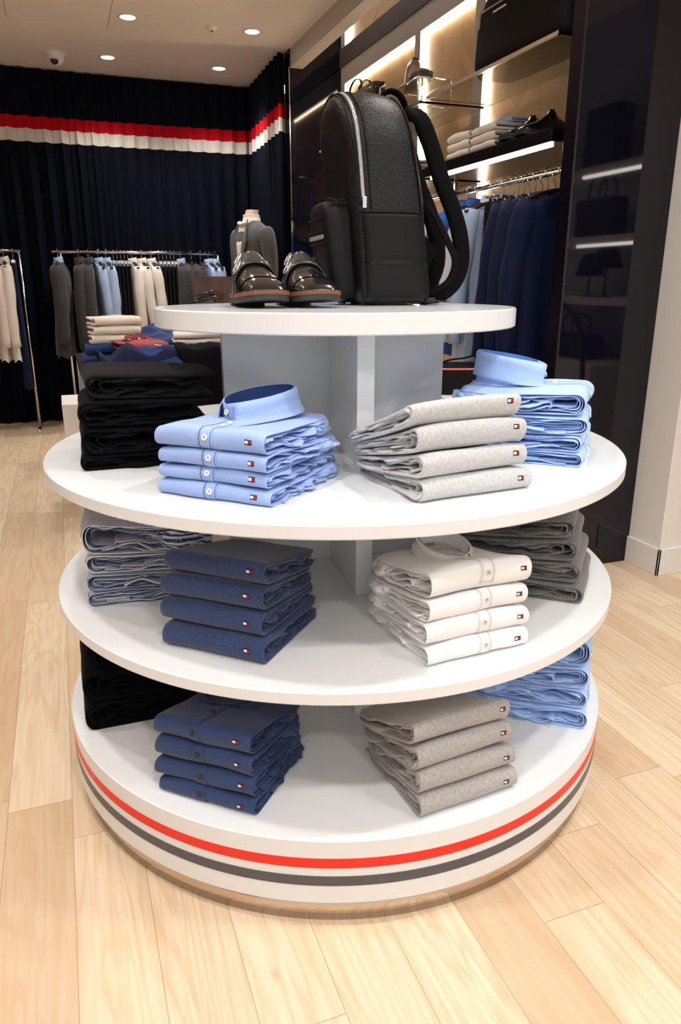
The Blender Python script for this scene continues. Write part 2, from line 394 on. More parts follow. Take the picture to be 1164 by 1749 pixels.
# curtains: one mesh sheet each with hanging folds
def curtain(name, p0, p1, label, amp=.034, per=.125, seed=1, gather=0.6):
    p0 = Vector(p0); p1 = Vector(p1); d = p1 - p0; Lh = d.length; d.normalize(); n = Vector((-d.y, d.x, 0))
    K = int(Lh / .008); Z = [0.012, .5, 1.0, 1.5, 2.0, 2.296, 2.298, 2.392, 2.394, 2.484, 2.486, 2.7, 2.815, 2.828]
    def fn(u, v):
        s = u * Lh; z = Z[int(round(v * (len(Z) - 1)))]
        ph = 2 * PI * (s / per + .35 * math.sin(s * 1.7 + seed) + .15 * math.sin(s * 4.1 + seed * 2))
        a = amp * (1 + .35 * math.sin(s * 3.3 + seed)) * (1 - .25 * (z / 2.8))
        off = a * (math.sin(ph) + .28 * math.sin(2 * ph + .7)) + .012 * math.sin(s * 2.1 + z * .8)
        sl = .35 * a * math.sin(2 * ph)
        q = p0 + d * (s + sl) + n * off
        return (q.x, q.y, z + .006 * math.sin(ph))
    mb = MB().grid(fn, K, len(Z))
    o = mb.build(name, M['curtain'], solid=.002)
    return tag(o, label, 'curtain')
cu = curtain('curtain', (-2.6, 5.38, 0), (1.13, 5.38, 0), 'long navy curtain with red and white bands across the back wall', seed=1)
cu = curtain('curtain', (1.135, 5.36, 0), (1.145, 4.24, 0), 'shorter navy curtain with red and white bands, right of the corner beside the shelving bay', per=.14, amp=.03, seed=4)

# ceiling lamps
def downlight(x, y, label):
    t = thing('downlight', label, 'ceiling light', (x, y, CEIL), group='round recessed ceiling downlights')
    MB().lathe([(.048, -.001), (.060, -.001), (.062, -.006), (.050, -.007), (.048, -.001)], 32).build('trim_ring', M['white_edge'], t)
    MB().lathe([(.0005, -.004), (.048, -.004), (.048, -.001), (.0005, -.001)], 32).build('lens', M['lamp'], t)
for (x, y), wtxt in zip(LAMPS, ('upper left', 'upper right, brightest', 'lower left, next to the camera dome', 'lower right, nearest the curtain corner')):
    downlight(x, y, 'round white recessed ceiling downlight, the %s of the four' % wtxt)
t = thing('security_camera', 'white dome security camera on the ceiling above the back curtain', 'camera', (-.437, 4.90, CEIL))
MB().lathe([(.0005, 0), (.072, 0), (.074, -.012), (.062, -.02), (.0005, -.022)], 32).build('mounting_ring', M['white_wall'], t)
MB().lathe([(.056, -.018), (.055, -.045), (.042, -.072), (.020, -.087), (.0005, -.091)], 32).build('housing', M['white_wall'], t)
MB().lathe([(.031, -.0), (.027, -.016), (.016, -.027), (.0005, -.031)], 24, c=(-.014, -.030, -.058)).build('lens_dome', M['black'], t)
t = thing('smoke_detector', 'small flat round detector on the ceiling between two downlights', 'detector', (.548, 3.93, CEIL))
MB().lathe([(.0005, 0), (.040, 0), (.040, -.008), (.026, -.012), (.024, -.024), (.0005, -.025)], 28).build('body', M['ceiling'], t)
MB().lathe([(.0005, 0), (.007, 0), (.006, -.006), (.0005, -.007)], 12, c=(0, -.012, -.025)).build('sensor', M['black'], t)

# ---------------------------------------------------------------- round tiered display
Z1, Z2, Z3, Z4 = 1.1374, .8167, .5107, .2003
R1, R2, R3, R4 = .4196, .683, .6836, .686
disp = thing('display_stand', 'white round tiered display stand with red and grey stripes around its base', 'display stand', (0, 0, 0))
def disc(name, r, z, th, col=None):
    pr = [(.0005, z), (r - .0025, z), (r, z - .0025), (r, z - th + .0025), (r - .0025, z - th), (.0005, z - th)]
    mb = MB()
    for k in range(len(pr) - 1): mb.lathe([pr[k], pr[k + 1]], 200, m=1 if k == 2 else 0, smooth=(k == 2))
    return mb.build(name, [M['white_lam'], M['white_edge']], disp)
disc('top_shelf', R1, Z1, .0412); disc('wide_shelf', R2, Z2, .0263); disc('wide_shelf', R3, Z3, .0265)
disc('base_drum', R4, Z4, Z4 - .0537)
def band(r, z0, z1, m):
    return MB().lathe([(r, z0), (r + .0009, z0)], 200).lathe([(r + .0009, z0), (r + .0009, z1)], 200).lathe([(r + .0009, z1), (r, z1)], 200).build('stripe', m, disp)
tag(band(R4, .1382, .1599, M['red']), 'red stripe'); tag(band(R4, .0970, .1191, M['greyvinyl']), 'dark grey stripe')
tag(MB().lathe([(.0005, .0537), (.672, .0537), (.672, 0.001), (.0005, 0.001)], 160).build('plinth', M['mirror'], disp), 'mirrored metal plinth')
ca = R(-6.3)
for (za, zb) in ((Z2, Z1 - .0412), (Z3, Z2 - .0263), (Z4, Z3 - .0265)):
    for k, ln in enumerate((.272, .272)):
        Mx = Matrix.Rotation(ca + k * PI / 2, 4, 'Z')
        if k == 0: MB().box(-ln, ln, -.019, .019, za, zb, M=Mx).build('column_panel', M['white_lam'], disp, bevel=.0015)
        else:
            MB().box(-ln, -.0195, -.019, .019, za, zb, M=Mx).build('column_panel', M['white_lam'], disp, bevel=.0015)
            MB().box(.0195, ln, -.019, .019, za, zb, M=Mx).build('column_panel', M['white_lam'], disp, bevel=.0015)

# ---------------------------------------------------------------- folded garments
def smooth(t): t = max(0, min(1, t)); return t * t * (3 - 2 * t)
class Fold:
    """a folded garment: nested U-shaped sheets, fold at y=0, loose ends at y=L, local z from the base"""
    def __init__(s, w, Ld, zf, hf, zb, hb, seed, amp=.003, skew=0.0, freq=1.0):
        s.w, s.L, s.zf, s.hf, s.zb, s.hb, s.seed, s.amp, s.skew, s.freq = w, Ld, zf, hf, zb, hb, seed, amp, skew, freq
    def P(s, x, y, n):
        g = max(0, min(1.05, y / s.L)); g2 = g ** .85
        z0 = s.zf + (s.zb - s.zf) * g2; h = s.hf + (s.hb - s.hf) * g2
        q = Vector((x * 7 * s.freq, y * 6 * s.freq, (z0 + n * h) * 9)) + Vector((0, 0, s.seed * .0))
        a = s.amp
        dz = a * (noise.noise(q + Vector((3.1, s.seed * 1.7, 0)))) * (.35 + .65 * n) * min(1, n * 3 + .15) * 1.5
        dy = a * 1.4 * noise.noise(q * 1.1 + Vector((9, 2 + s.seed, 5)))
        dx = a * 1.6 * noise.noise(q * .9 + Vector((1, 7, 4 + s.seed)))
        if zmin0(s, z0, n): dz = max(dz, 0)
        # plump in the middle of the width, thinner to the ends
        ex = abs(x) / (s.w / 2)
        edge = 1 - .13 * ex ** 4
        x *= 1 - .17 * max(0, (g - .72) / .28) ** 2.2
        return Vector((x + dx, y + dy + s.skew * x, z0 + n * h * edge + dz))
def zmin0(s, z0, n): return z0 < .004 and n < .15
def upath(s, d, t, yend0, yend1, nl=20):
    """path (y, n) of a U sheet: d = inset as share of the height; runs bottom back > front > top back"""
    h = s.hf; top = 1 - d - .5 * t / h; bot = d + .5 * t / h
    rn = (top - bot) / 2; ry = min(rn * h * .95, .024); y0 = d * h * 1.0 + t * .5
    pts = []
    for i in range(nl): u = i / (nl - 1); pts.append((yend0 + (y0 + ry - yend0) * u, bot))
    for i in range(1, 14):
        a = -PI / 2 + PI * i / 14
        c = math.cos(a); sn = math.sin(a)
        pts.append((y0 + ry * (1 - abs(c) ** .9), (top + bot) / 2 + rn * (abs(sn) ** .95) * (1 if sn > 0 else -1)))
    for i in range(nl): u = i / (nl - 1); pts.append((y0 + ry + (yend1 - y0 - ry) * u, top))
    return pts
def sheet(mb, s, path, x0, x1, t, nx=14, off=0.0, m=0, taper=True, uvoff=(0, 0), ripple=0.0, rs=0.0):
    """thick ribbon that follows path (y,n) between x0 and x1"""
    K = len(path); xs = [x0 + (x1 - x0) * i / (nx - 1) for i in range(nx)]
    if taper: xs = [x0, x0 + .0012] + xs[1:-1] + [x1 - .0012, x1]
    nx = len(xs)
    ins = []; outs = []; uv = []
    acc = [0.0]
    for i in range(1, K):
        a = s.P(0, *path[i]); b = s.P(0, *path[i - 1]); acc.append(acc[-1] + (a - b).length)
    for j, x in enumerate(xs):
        if ripple:
            ex = smooth((abs(x) / (s.w / 2) - .45) / .5)
            pp = [s.P(x + ripple * .12 * ex * noise.noise(Vector((p[0] * 22, rs * 3.1, p[1] * 2 + 4))), p[0], min(.97, max(.03, p[1] + ripple * ex * smooth(p[0] / .03) * noise.noise(Vector((p[0] * 26, rs * 5.3, x * 6 + p[1] * 1.2)))))) for p in path]
        else: pp = [s.P(x, *p) for p in path]
        for i in range(K):
            tg = pp[min(i + 1, K - 1)] - pp[max(i - 1, 0)]; tg.x = 0; tg.normalize()
            nrm = Vector((0, -tg.z, tg.y))          # outward for a path bottom>front>top
            hh = t / 2 * (.45 if taper and (j == 0 or j == nx - 1) else 1) * (.5 if i in (0, K - 1) else 1)
            outs.append(pp[i] + nrm * (off + hh)); ins.append(pp[i] + nrm * (off - hh)); uv.append((x + uvoff[0], acc[i] + uvoff[1]))
    nv = nx * K; vs = outs + ins; fs = []
    idx = lambda j, i: j * K + i
    for j in range(nx - 1):
        for i in range(K - 1):
            a, b_, c, d = idx(j, i), idx(j + 1, i), idx(j + 1, i + 1), idx(j, i + 1)
            fs.append((a, b_, c, d)); fs.append((nv + a, nv + d, nv + c, nv + b_))
    for j in range(nx - 1):
        for i in (0, K - 1): fs.append((idx(j, i), nv + idx(j, i), nv + idx(j + 1, i), idx(j + 1, i)) if i == 0 else (idx(j, i), idx(j + 1, i), nv + idx(j + 1, i), nv + idx(j, i)))
    for i in range(K - 1):
        for j in (0, nx - 1): fs.append((idx(j, i), idx(j, i + 1), nv + idx(j, i + 1), nv + idx(j, i)) if j == 0 else (idx(j, i), nv + idx(j, i), nv + idx(j, i + 1), idx(j, i + 1)))
    mb.add(vs, fs, m, uv=uv + uv, smooth=True)
def subpath(s, path, a0, a1, n=10):
    """part of a path between arc lengths measured from the front tip (negative = underneath)"""
    P = [s.P(0, *p) for p in path]; acc = [0.0]
    for i in range(1, len(P)): acc.append(acc[-1] + (P[i] - P[i - 1]).length)
    tip = min(range(len(path)), key=lambda i: path[i][0]); z = acc[tip]
    out = []
    for k in range(n):
        q = z + a0 + (a1 - a0) * k / (n - 1); i = 0
        while i < len(acc) - 2 and acc[i + 1] < q: i += 1
        f = (q - acc[i]) / max(1e-9, acc[i + 1] - acc[i]); f = max(0, min(1, f))
        out.append(tuple(path[i][c] + (path[i + 1][c] - path[i][c]) * f for c in (0, 1)))
    return out
def frame_at(s, path, x, a, off):
    p = subpath(s, path, a - .002, a + .002, 3); P = [s.P(x, *q) for q in p]
    tg = (P[2] - P[0]).normalized(); ax = (s.P(x + .002, *p[1]) - s.P(x - .002, *p[1])).normalized()
    nr = ax.cross(tg).normalized()
    return P[1] + nr * off, ax, tg, nr
def mat4(p, ax, ay, az):
    return Matrix(((ax.x, ay.x, az.x, p.x), (ax.y, ay.y, az.y, p.y), (ax.z, ay.z, az.z, p.z), (0, 0, 0, 1)))
def button(parent, mtx, r, m):
    o = MB().lathe([(.0004, .0006), (r * .55, .0006), (r * .72, .0016), (r * .95, .0014), (r, .0002), (r * .9, -.0012)], 18)
    for a in range(4):
        c = (r * .22 * math.cos(a * PI / 2 + .78), r * .22 * math.sin(a * PI / 2 + .78), .0007)
        o.lathe([(.0001, .0003), (r * .11, .0003), (r * .11, 0)], 6, c=c, m=1)
    b = o.build('button', [m, M['greyvinyl']], parent); b.matrix_local = mtx; return b
def flag(parent, s, path, x, a, t, rot=0):
    """small embroidered flag: navy edges, white and red halves"""
    hw, hh = .0066, .0044
    mb = MB()
    sheet(mb, s, subpath(s, path, a - hh, a + hh, 4), x - hw, x + hw, .0006, nx=3, off=t / 2 + .0008, m=0, taper=False)
    sheet(mb, s, subpath(s, path, a - hh * .55, a + hh * .55, 4), x - hw * .92, x, .0004, nx=3, off=t / 2 + .0012, m=1, taper=False)
    sheet(mb, s, subpath(s, path, a - hh * .55, a + hh * .55, 4), x, x + hw * .92, .0004, nx=3, off=t / 2 + .0012, m=2, taper=False)
    return mb.build('flag_patch', [M['pnavy'], M['pwhite'], M['pred']], parent)
def collar(parent, ox, oy, oz, rx, ry, hs, hl, pt, mcl, min_, mbtn, open_=38, rot=0, tilt=0, flare=.35, btn=True):
    """shirt collar: stand, turned-down leaf with points, button; opening towards local -y"""
    Mx = Matrix.Translation((ox, oy, oz)) @ Matrix.Rotation(R(rot), 4, 'Z') @ Matrix.Rotation(R(tilt), 4, 'X')
    n = 40
    def ring(u, ex, z, over=0):
        a = (u - .5) * 2 * (PI - R(open_) * (1 - over)) + PI / 2
        return Vector((math.cos(a) * (rx + ex), math.sin(a) * (ry + ex), z))
    def zt(u): return hs * (.80 + .35 * math.cos((u - .5) * PI))
    st = MB().grid(lambda u, v: Mx @ ring(u, -.001 + .003 * v, v * zt(u), 1.0), n, 5)
    so = st.build('collar_stand', mcl, parent, solid=.0014)
    MB().grid(lambda u, v: Mx @ ring(.10 + .80 * u, -.0035 + .003 * v, .002 + v * (zt(.10 + .80 * u) - .001), 1.0), n, 4).build('collar_lining', min_, parent)
    def leaf(u, v):
        e = abs(u - .5) * 2
        ln = hl * (1 + pt * smooth((e - .55) / .45))
        sl = v * ln; av = zt(u) - .0035; dn = min(sl * .88, av); out = sl * flare * .6 + max(0, sl * .88 - av)
        c = ring(u, 0, 0, 0); r_ = ring(u, .002 + sl * flare * .6 + .003 * math.sin(PI * min(1, v * 3)), zt(u) + .0015 - dn + .002 * math.sin(PI * min(1, v * 4)), 0)
        ext = max(0, sl * .88 - av); dirv = Vector((c.x * .35, c.y, 0)).normalized() if e > .5 else Vector((c.x, c.y, 0)).normalized()
        p = r_ + dirv * ext
        return Mx @ p
    lf = MB().grid(leaf, n, 9).build('collar', mcl, parent, solid=.0016)
    if btn:
        fp = Mx @ Vector((0, -ry - .003, hs * .45))
        nr = (Mx.to_3x3() @ Vector((0, -1, .25))).normalized(); ax = (Mx.to_3x3() @ Vector((1, 0, 0))).normalized(); ay = nr.cross(ax)
        button(parent, mat4(fp, ax, ay, nr), .0058, mbtn)
        for sg in (-1, 1):
            u = .5 + sg * .485; p = leaf(.5 + sg * .475, .88); q = leaf(.5 + sg * .455, .88); qq = leaf(.5 + sg * .475, .80)
            ax = (q - p).normalized(); ay = (qq - p).normalized(); nr = ax.cross(ay)
            if nr.z < 0: nr = -nr
            nr.normalize(); ay = nr.cross(ax)
            button(parent, mat4(p + nr * .0018, ax, ay, nr), .005, mbtn)

def garment(kind, parent_name, label, cat, group, base, xang, w, Ld, zf, hf, zb, hb, m, seed, end=1, flagx=None, flaga=.002, btn=None, plx=0.0, col=None, dx=0, dy=0, drot=0, rip=.14):
    """kind 'knit' or 'shirt'. base = world corner-based origin (mid of front edge)"""
    t = .0052 if kind == 'knit' else .0024
    ax = R(xang + drot)
    ex = Vector((math.cos(ax), math.sin(ax), 0)); ey = Vector((-ex.y, ex.x, 0))
    o = thing(parent_name, label, cat, (base[0] + ex.x * dx + ey.x * dy, base[1] + ex.y * dx + ey.y * dy, base[2]), ax, group)
    rnd = random.Random(seed)
    s = Fold(w, Ld, zf, hf, zb, hb, seed, amp=.0028 if kind == 'knit' else .0042, freq=1.0 if kind == 'knit' else 1.5)
    body = MB()
    outer = upath(s, 0, t, Ld, Ld * (.985 + .03 * rnd.random()))
    sheet(body, s, outer, -w / 2, w / 2, t, nx=16)
    if kind == 'knit':
        d1 = (t * 1.15) / hf
        sheet(body, s, upath(s, d1, t, Ld * .97, Ld * (.93 + .05 * rnd.random())), -w / 2 + .004, w / 2 - .004, t, nx=12, ripple=.16, rs=seed)
        if hf > .034:
            sheet(body, s, upath(s, d1 * 2.1, t * .8, Ld * .95, Ld * .94), -w / 2 + .007, w / 2 - .006, t * .8, nx=10, ripple=.22, rs=seed + 2)
        # rolled sleeve inside the fold
        y0 = .020 + .018 * rnd.random(); ra = .012 + .01 * rnd.random()
        rb = max(.08, min(.24, .24 - .0))
        loop = [(y0 + ra + ra * math.cos(a) * 1.0, .5 + rb * math.sin(a)) for a in [0.35 + i * (2 * PI - .7) / 15 for i in range(16)]]
        loop = [(y0 + ra * 5, .5 + rb * .75)] + loop + [(y0 + ra * 5.5, .5 - rb * .7)]
        loop = loop[::-1]
        sheet(body, s, loop, -w / 2 + .008, w / 2 - .008, t * .7, nx=8)
    else:
        nl = 3 if hf > .036 else 2
        for k in range(1, nl + 1):
            d = (t * 1.5 * k + .0012 * rnd.random()) / hf + .035 * k
            if d > .42: break
            sheet(body, s, upath(s, min(d, .40), t, Ld * (.99 - .02 * rnd.random()), Ld * (.98 + .05 * rnd.random() - .03 * k)), -w / 2 + .003 * k + .003 * rnd.random(), w / 2 - .0035 * k - .003 * rnd.random(), t * .9, nx=14, ripple=rip, rs=seed + k)
        # loose sleeve and tail layers showing at the open side
        for k in range(4):
            y0 = Ld * (.10 + .16 * k + .08 * rnd.random()); n0 = .22 + .18 * k + .05 * rnd.random(); y1 = Ld * (1.0 + .07 * rnd.random())
            P_ = [(y0 + (y1 - y0) * i / 15, min(.95, n0 + .10 * math.sin(i * .7 + k + seed))) for i in range(16)]
            if k % 2: P_ = [(y0 + .003, n0 - .16), (y0 - .003, n0 - .08)] + P_
            xa, xb = (w / 2 - .055, w / 2 - .001 + .007 * rnd.random()) if end > 0 else (-w / 2 + .001 - .007 * rnd.random(), -w / 2 + .055)
            sheet(body, s, P_, xa, xb, t * (.9 + .5 * rnd.random()), nx=6, ripple=rip * 1.1, rs=seed * 1.3 + k)
        def slv(u, v):
            a = 2 * PI * v; yy = Ld * (.52 + .54 * u); gr = smooth(u / .4)
            w1 = noise.noise(Vector((u * 6, math.cos(a) * 1.9 + seed, math.sin(a) * 1.9))); w2 = noise.noise(Vector((u * 13, math.cos(a) * 3 + seed, math.sin(a) * 3 + 5)))
            nn = .5 + (.10 + .34 * gr + .22 * w1 * gr + .10 * w2) * math.sin(a)
            xx = end * (w / 2 - .026 + .016 * gr) + (.004 + .016 * gr + .010 * w1 + .004 * w2) * math.cos(a)
            return s.P(xx, yy, max(.06, min(.95, nn)))
        q0 = len(body.uv); body.grid(slv, 26, 18)
        for i in range(q0, len(body.uv)): u_, v_ = body.uv[i]; body.uv[i] = (v_ * .09, u_ * Ld * .54)
    body.build('folded_body', m, o)
    if kind == 'shirt':
        pw = .015
        amax = (Ld * .62 if col else .03)
        pp = subpath(s, outer, -.018, amax, 26)
        pb = MB(); sheet(pb, s, pp, plx - pw, plx + pw, .0012, nx=4, off=t / 2 + .0007, taper=False)
        # stitch lines
        for q in (-pw * .78, pw * .78): sheet(pb, s, pp, plx + q - .0005, plx + q + .0005, .0004, nx=2, off=t / 2 + .0015, taper=False, m=1)
        pb.build('placket', [m, M['s_inner'] if btn is M['button'] else (M['dbutton'] if btn is M['dbutton'] else M['k_grey'])], o)
        aa = [.003] + ([.003 + .085] if col else [])
        for a in aa:
            p, x_, y_, n_ = frame_at(s, outer, plx, a, t / 2 + .0022); button(o, mat4(p, x_, y_, n_), .0058, btn)
    if flagx is not None: flag(o, s, outer, flagx, flaga, t)
    if col:
        c = dict(col); c.setdefault('ox', plx)
        p = s.P(c['ox'], c['oy'], 1.0); c.pop('oy'); ox = c.pop('ox')
        collar(o, p.x, p.y, p.z + .001, mcl=m, **c)
    return o
ORD = {3: ['bottom', 'middle', 'top'], 4: ['bottom', 'second from bottom', 'third from bottom', 'top']}
def stack(key, kind, name, look, cat, where, group, corner, side, xang, w, Ld, z, hs, ratio, m, seed, end=1, flagx=None, btn=None, plx=0.0, col=None, jit=None, rip=.14):
    a = R(xang); ex = Vector((math.cos(a), math.sin(a), 0)); c = Vector((*corner, 0)) + ex * (w / 2 if side == 'L' else -w / 2)
    zz = .0004; rnd = random.Random(seed); n = len(hs); zbk = .0004
    for i, h in enumerate(hs):
        j = jit[i] if jit else (0, 0, 0)
        hb = (h - .001) * ratio
        garment(kind, name, '%s, %s of the %s' % (look, ORD[n][i], where), cat, group, (c.x, c.y, z), xang, w * (1 - .012 * i), Ld * (1 - .01 * i),
                zz, h - .0012, zbk, hb, m[i] if isinstance(m, list) else m, seed + i * 3, end=end, flagx=(flagx + .003 * rnd.uniform(-1, 1)) if flagx is not None else None,
                btn=btn, plx=plx + .004 * rnd.uniform(-1, 1), col=col if i == n - 1 else None,
                dx=j[0], dy=j[1], drot=j[2], rip=rip)
        zz += h; zbk += hb + .0004
C_SH, C_KN = 'shirt', 'sweater'
stack('T2blue', 'shirt', 'folded_shirt', 'blue chambray shirt', C_SH, 'front left stack, upper wide shelf', 'blue chambray shirts stacked on the upper wide shelf',
      (-.476, -.351), 'L', -45, .236, .30, Z2, [.0315, .029, .031, .040], .92, M['s_blue'], 11, end=1, flagx=.085, btn=M['button'], plx=-.005,
      col=dict(ox=.008, oy=.185, rx=.047, ry=.078, hs=.044, hl=.056, pt=.60, min_=M['s_inner'], mbtn=M['button'], open_=25, rot=-22, tilt=2, flare=.50), jit=[(0, 0, 0), (-.004, .004, 1), (-.001, 0, -1), (-.006, .002, 1)], rip=.22)
stack('T2grey', 'knit', 'folded_sweatshirt', 'light grey marl sweatshirt', 'sweatshirt', 'front right stack, upper wide shelf', 'light grey sweatshirts on the upper wide shelf',
      (-.051, -.589), 'L', 6, .245, .27, Z2, [.047, .049, .051, .043], .40, M['k_grey'], 23, end=-1, flagx=.092, jit=[(0, 0, 0), (-.006, .004, 2), (-.012, .008, 1), (-.026, .012, 0)])
stack('T2lblue', 'shirt', 'folded_shirt', 'pale blue poplin shirt', C_SH, 'far right stack, upper wide shelf', 'pale blue shirts stacked on the upper wide shelf',
      (.385, -.464), 'L', 48, .25, .28, Z2, [.032, .036, .042, .052], .95, M['s_lblue'], 35, end=-1, flagx=None, btn=M['button'], plx=0.0,
      col=dict(oy=.180, rx=.054, ry=.076, hs=.058, hl=.062, pt=.45, min_=M['s_inner2'], mbtn=M['button'], open_=28, rot=14, tilt=4, flare=.16), jit=[(0, 0, 0), (0, .004, -1), (.002, .002, 1), (.004, .004, 0)])
stack('T2black', 'knit', 'folded_sweater', 'black wool sweater', C_KN, 'far left stack, upper wide shelf', 'black sweaters on the upper wide shelf',
      (-.605, -.128), 'R', -92, .25, .27, Z2, [.036, .058, .054, .056], .97, [M['k_black'], M['k_black'], M['k_black'], M['k_char']], 47, jit=[(0, 0, 0), (.004, .002, 1), (.006, .004, 0), (.0, .018, 2)])
stack('T3strip', 'shirt', 'folded_shirt', 'navy and white striped shirt', C_SH, 'far left stack, middle shelf', 'striped shirts stacked on the middle shelf',
      (-.621, -.121), 'R', -95, .25, .27, Z3, [.034, .042, .045, .078], .85, M['s_strip'], 59, end=1, flagx=.10, btn=M['button'], jit=[(0, 0, 0), (.002, .0, 1), (-.004, .002, 0), (-.002, -.002, 1)])
stack('T3navy', 'knit', 'folded_sweater', 'navy heather knit sweater', C_KN, 'front left stack, middle shelf', 'navy sweaters stacked on the middle shelf',
      (-.493, -.363), 'L', -43, .222, .27, Z3, [.054, .052, .050, .046], .68, M['k_navy'], 61, end=1, flagx=.078, jit=[(0, 0, 0), (-.004, .008, 1), (-.002, .012, 2), (0, .02, 1)])
stack('T3white', 'shirt', 'folded_shirt', 'white poplin shirt', C_SH, 'front right stack, middle shelf', 'white shirts stacked on the middle shelf',
      (-.046, -.624), 'L', 3, .225, .27, Z3, [.043, .046, .046, .058], .68, M['s_white'], 73, end=-1, flagx=.088, btn=M['ivbutton'], plx=.012,
      col=dict(oy=.16, rx=.046, ry=.062, hs=.026, hl=.034, pt=.5, min_=M['s_white'], mbtn=M['ivbutton'], open_=30, rot=0, tilt=4), jit=[(0, 0, 0), (-.003, .003, 0), (0, .006, 1), (.003, .008, 0)], rip=.08)
stack('T3grey', 'knit', 'folded_sweater', 'mid grey wool sweater', C_KN, 'far right stack, middle shelf', 'mid grey sweaters on the middle shelf',
      (.405, -.490), 'L', 48, .25, .29, Z3, [.048, .050, .052, .050], .85, M['k_dgrey'], 85, end=-1, jit=[(0, 0, 0), (0, .012, 0), (0, .024, 1), (0, .036, 1)])
stack('Bblack', 'knit', 'folded_sweater', 'black fine knit sweater', C_KN, 'far left stack, striped base', 'black sweaters on the striped base',
      (-.656, -.118), 'R', -90, .25, .27, Z4, [.075, .080, .075], .9, M['k_black'], 97, jit=[(0, 0, 0), (.0, .003, 0), (-.012, .018, 1)])
stack('Bnavy', 'shirt', 'folded_shirt', 'navy pinstripe shirt', C_SH, 'front left stack, striped base', 'navy shirts stacked on the striped base',
      (-.527, -.388), 'L', -41, .221, .25, Z4, [.037, .046, .050, .050], .66, M['s_navy'], 101, end=1, flagx=.080, btn=M['dbutton'], plx=-.01,
      col=dict(oy=.15, rx=.056, ry=.036, hs=.020, hl=.026, pt=.4, min_=M['s_inner'], mbtn=M['dbutton'], open_=30, rot=8, tilt=4), jit=[(0, 0, 0), (-.003, .002, 1), (-.004, .004, 0), (-.006, .004, 0)])
stack('Bgrey', 'knit', 'folded_sweatshirt', 'warm grey marl sweatshirt', 'sweatshirt', 'front right stack, striped base', 'warm grey sweatshirts on the striped base',
      (-.062, -.656), 'L', 5, .228, .26, Z4, [.055, .054, .056, .052], .45, M['k_grey2'], 113, end=-1, flagx=.088, jit=[(0, 0, 0), (-.004, .004, 0), (-.01, .010, 1), (-.018, .016, 0)])
stack('Blblue', 'shirt', 'folded_shirt', 'pale blue poplin shirt', C_SH, 'far right stack, striped base', 'pale blue shirts stacked on the striped base',
      (.427, -.515), 'L', 50, .24, .28, Z4, [.052, .052, .056, .075], .85, M['s_lblue'], 127, end=-1, btn=M['button'], jit=[(0, 0, 0), (0, .004, -1), (.002, .004, 1), (.004, .006, 0)])

# ---------------------------------------------------------------- generic builders
def sweep(mb, pts, side, wd, th, m=0, n=10):
    """strap: rounded flat section, width along 'side', thickness across it"""
    P = [Vector(p) for p in pts]; K = len(P); vs = []; side = Vector(side).normalized()
    wl = wd if isinstance(wd, list) else [wd] * K
    for i in range(K):
        t = (P[min(i + 1, K - 1)] - P[max(i - 1, 0)]).normalized()
        a = (side - t * side.dot(t)).normalized(); b = t.cross(a)
        for j in range(n):
            an = 2 * PI * j / n; c, s_ = math.cos(an), math.sin(an)
            vs.append(P[i] + a * (wl[i] / 2 * math.copysign(abs(c) ** .35, c)) + b * (th / 2 * math.copysign(abs(s_) ** .6, s_)))
    fs = [(i * n + j, i * n + (j + 1) % n, (i + 1) * n + (j + 1) % n, (i + 1) * n + j) for i in range(K - 1) for j in range(n)]
    fs += [tuple(range(n))[::-1], tuple((K - 1) * n + j for j in range(n))]
    return mb.add(vs, fs, m, smooth=True)
def catmull(pts, k=6):
    P = [Vector(p) for p in pts]; out = []
    for i in range(len(P) - 1):
        p0, p1, p2, p3 = P[max(i - 1, 0)], P[i], P[i + 1], P[min(i + 2, len(P) - 1)]
        for j in range(k):
            t = j / k
            out.append(.5 * ((2 * p1) + (p2 - p0) * t + (2 * p0 - 5 * p1 + 4 * p2 - p3) * t * t + (3 * p1 - p0 - 3 * p2 + p3) * t ** 3))
    out.append(P[-1]); return out
def interp(tab, t):
    for (a, va), (b, vb) in zip(tab, tab[1:]):
        if t <= b:
            f = max(0, (t - a) / (b - a)); return [x + (y - x) * f for x, y in zip(va, vb)] if isinstance(va, tuple) else va + (vb - va) * f
    return tab[-1][1]
def Q(p): return Vector(p)

# ---------------------------------------------------------------- backpack on the top shelf
bp = thing('backpack', 'black pebbled leather backpack standing on the top shelf', 'backpack', (.06, .0, Z1), R(-5.4))
BW, BH, BD, LEAN = .26, .468, .186, .066
def ringpt(u, inset=0.0):
    """closed outline of the pack seen from the front, in (w, z); u 0 starts at bottom centre and runs towards the near side"""
    rt_, rb_ = .115, .030
    x0, x1, z0, z1 = inset, BW - inset, .004 + inset, BH - inset
    rt2, rb2 = max(.01, rt_ - inset * .6), max(.006, rb_ - inset * .3)
    segs = []
    L1 = (x1 - x0) / 2 - rb2; L2 = PI / 2 * rb2; L3 = (z1 - z0) - rb2 - rt2; L4 = PI / 2 * rt2; L5 = (x1 - x0) - 2 * rt2
    tot = 2 * (L1 + L2 + L3 + L4) + L5; d = (u % 1) * tot
    xm = (x0 + x1) / 2
    def half(d):
        if d < L1: return xm - d, z0
        d -= L1
        if d < L2: a = d / rb2; return x0 + rb2 - rb2 * math.sin(a), z0 + rb2 - rb2 * math.cos(a)
        d -= L2
        if d < L3: return x0, z0 + rb2 + d
        d -= L3
        if d < L4: a = d / rt2; return x0 + rt2 - rt2 * math.cos(a), z1 - rt2 + rt2 * math.sin(a)
        d -= L4; return x0 + rt2 + d, z1
    if d <= tot / 2: return half(d)
    a, z = half(tot - d); return 2 * xm - a, z
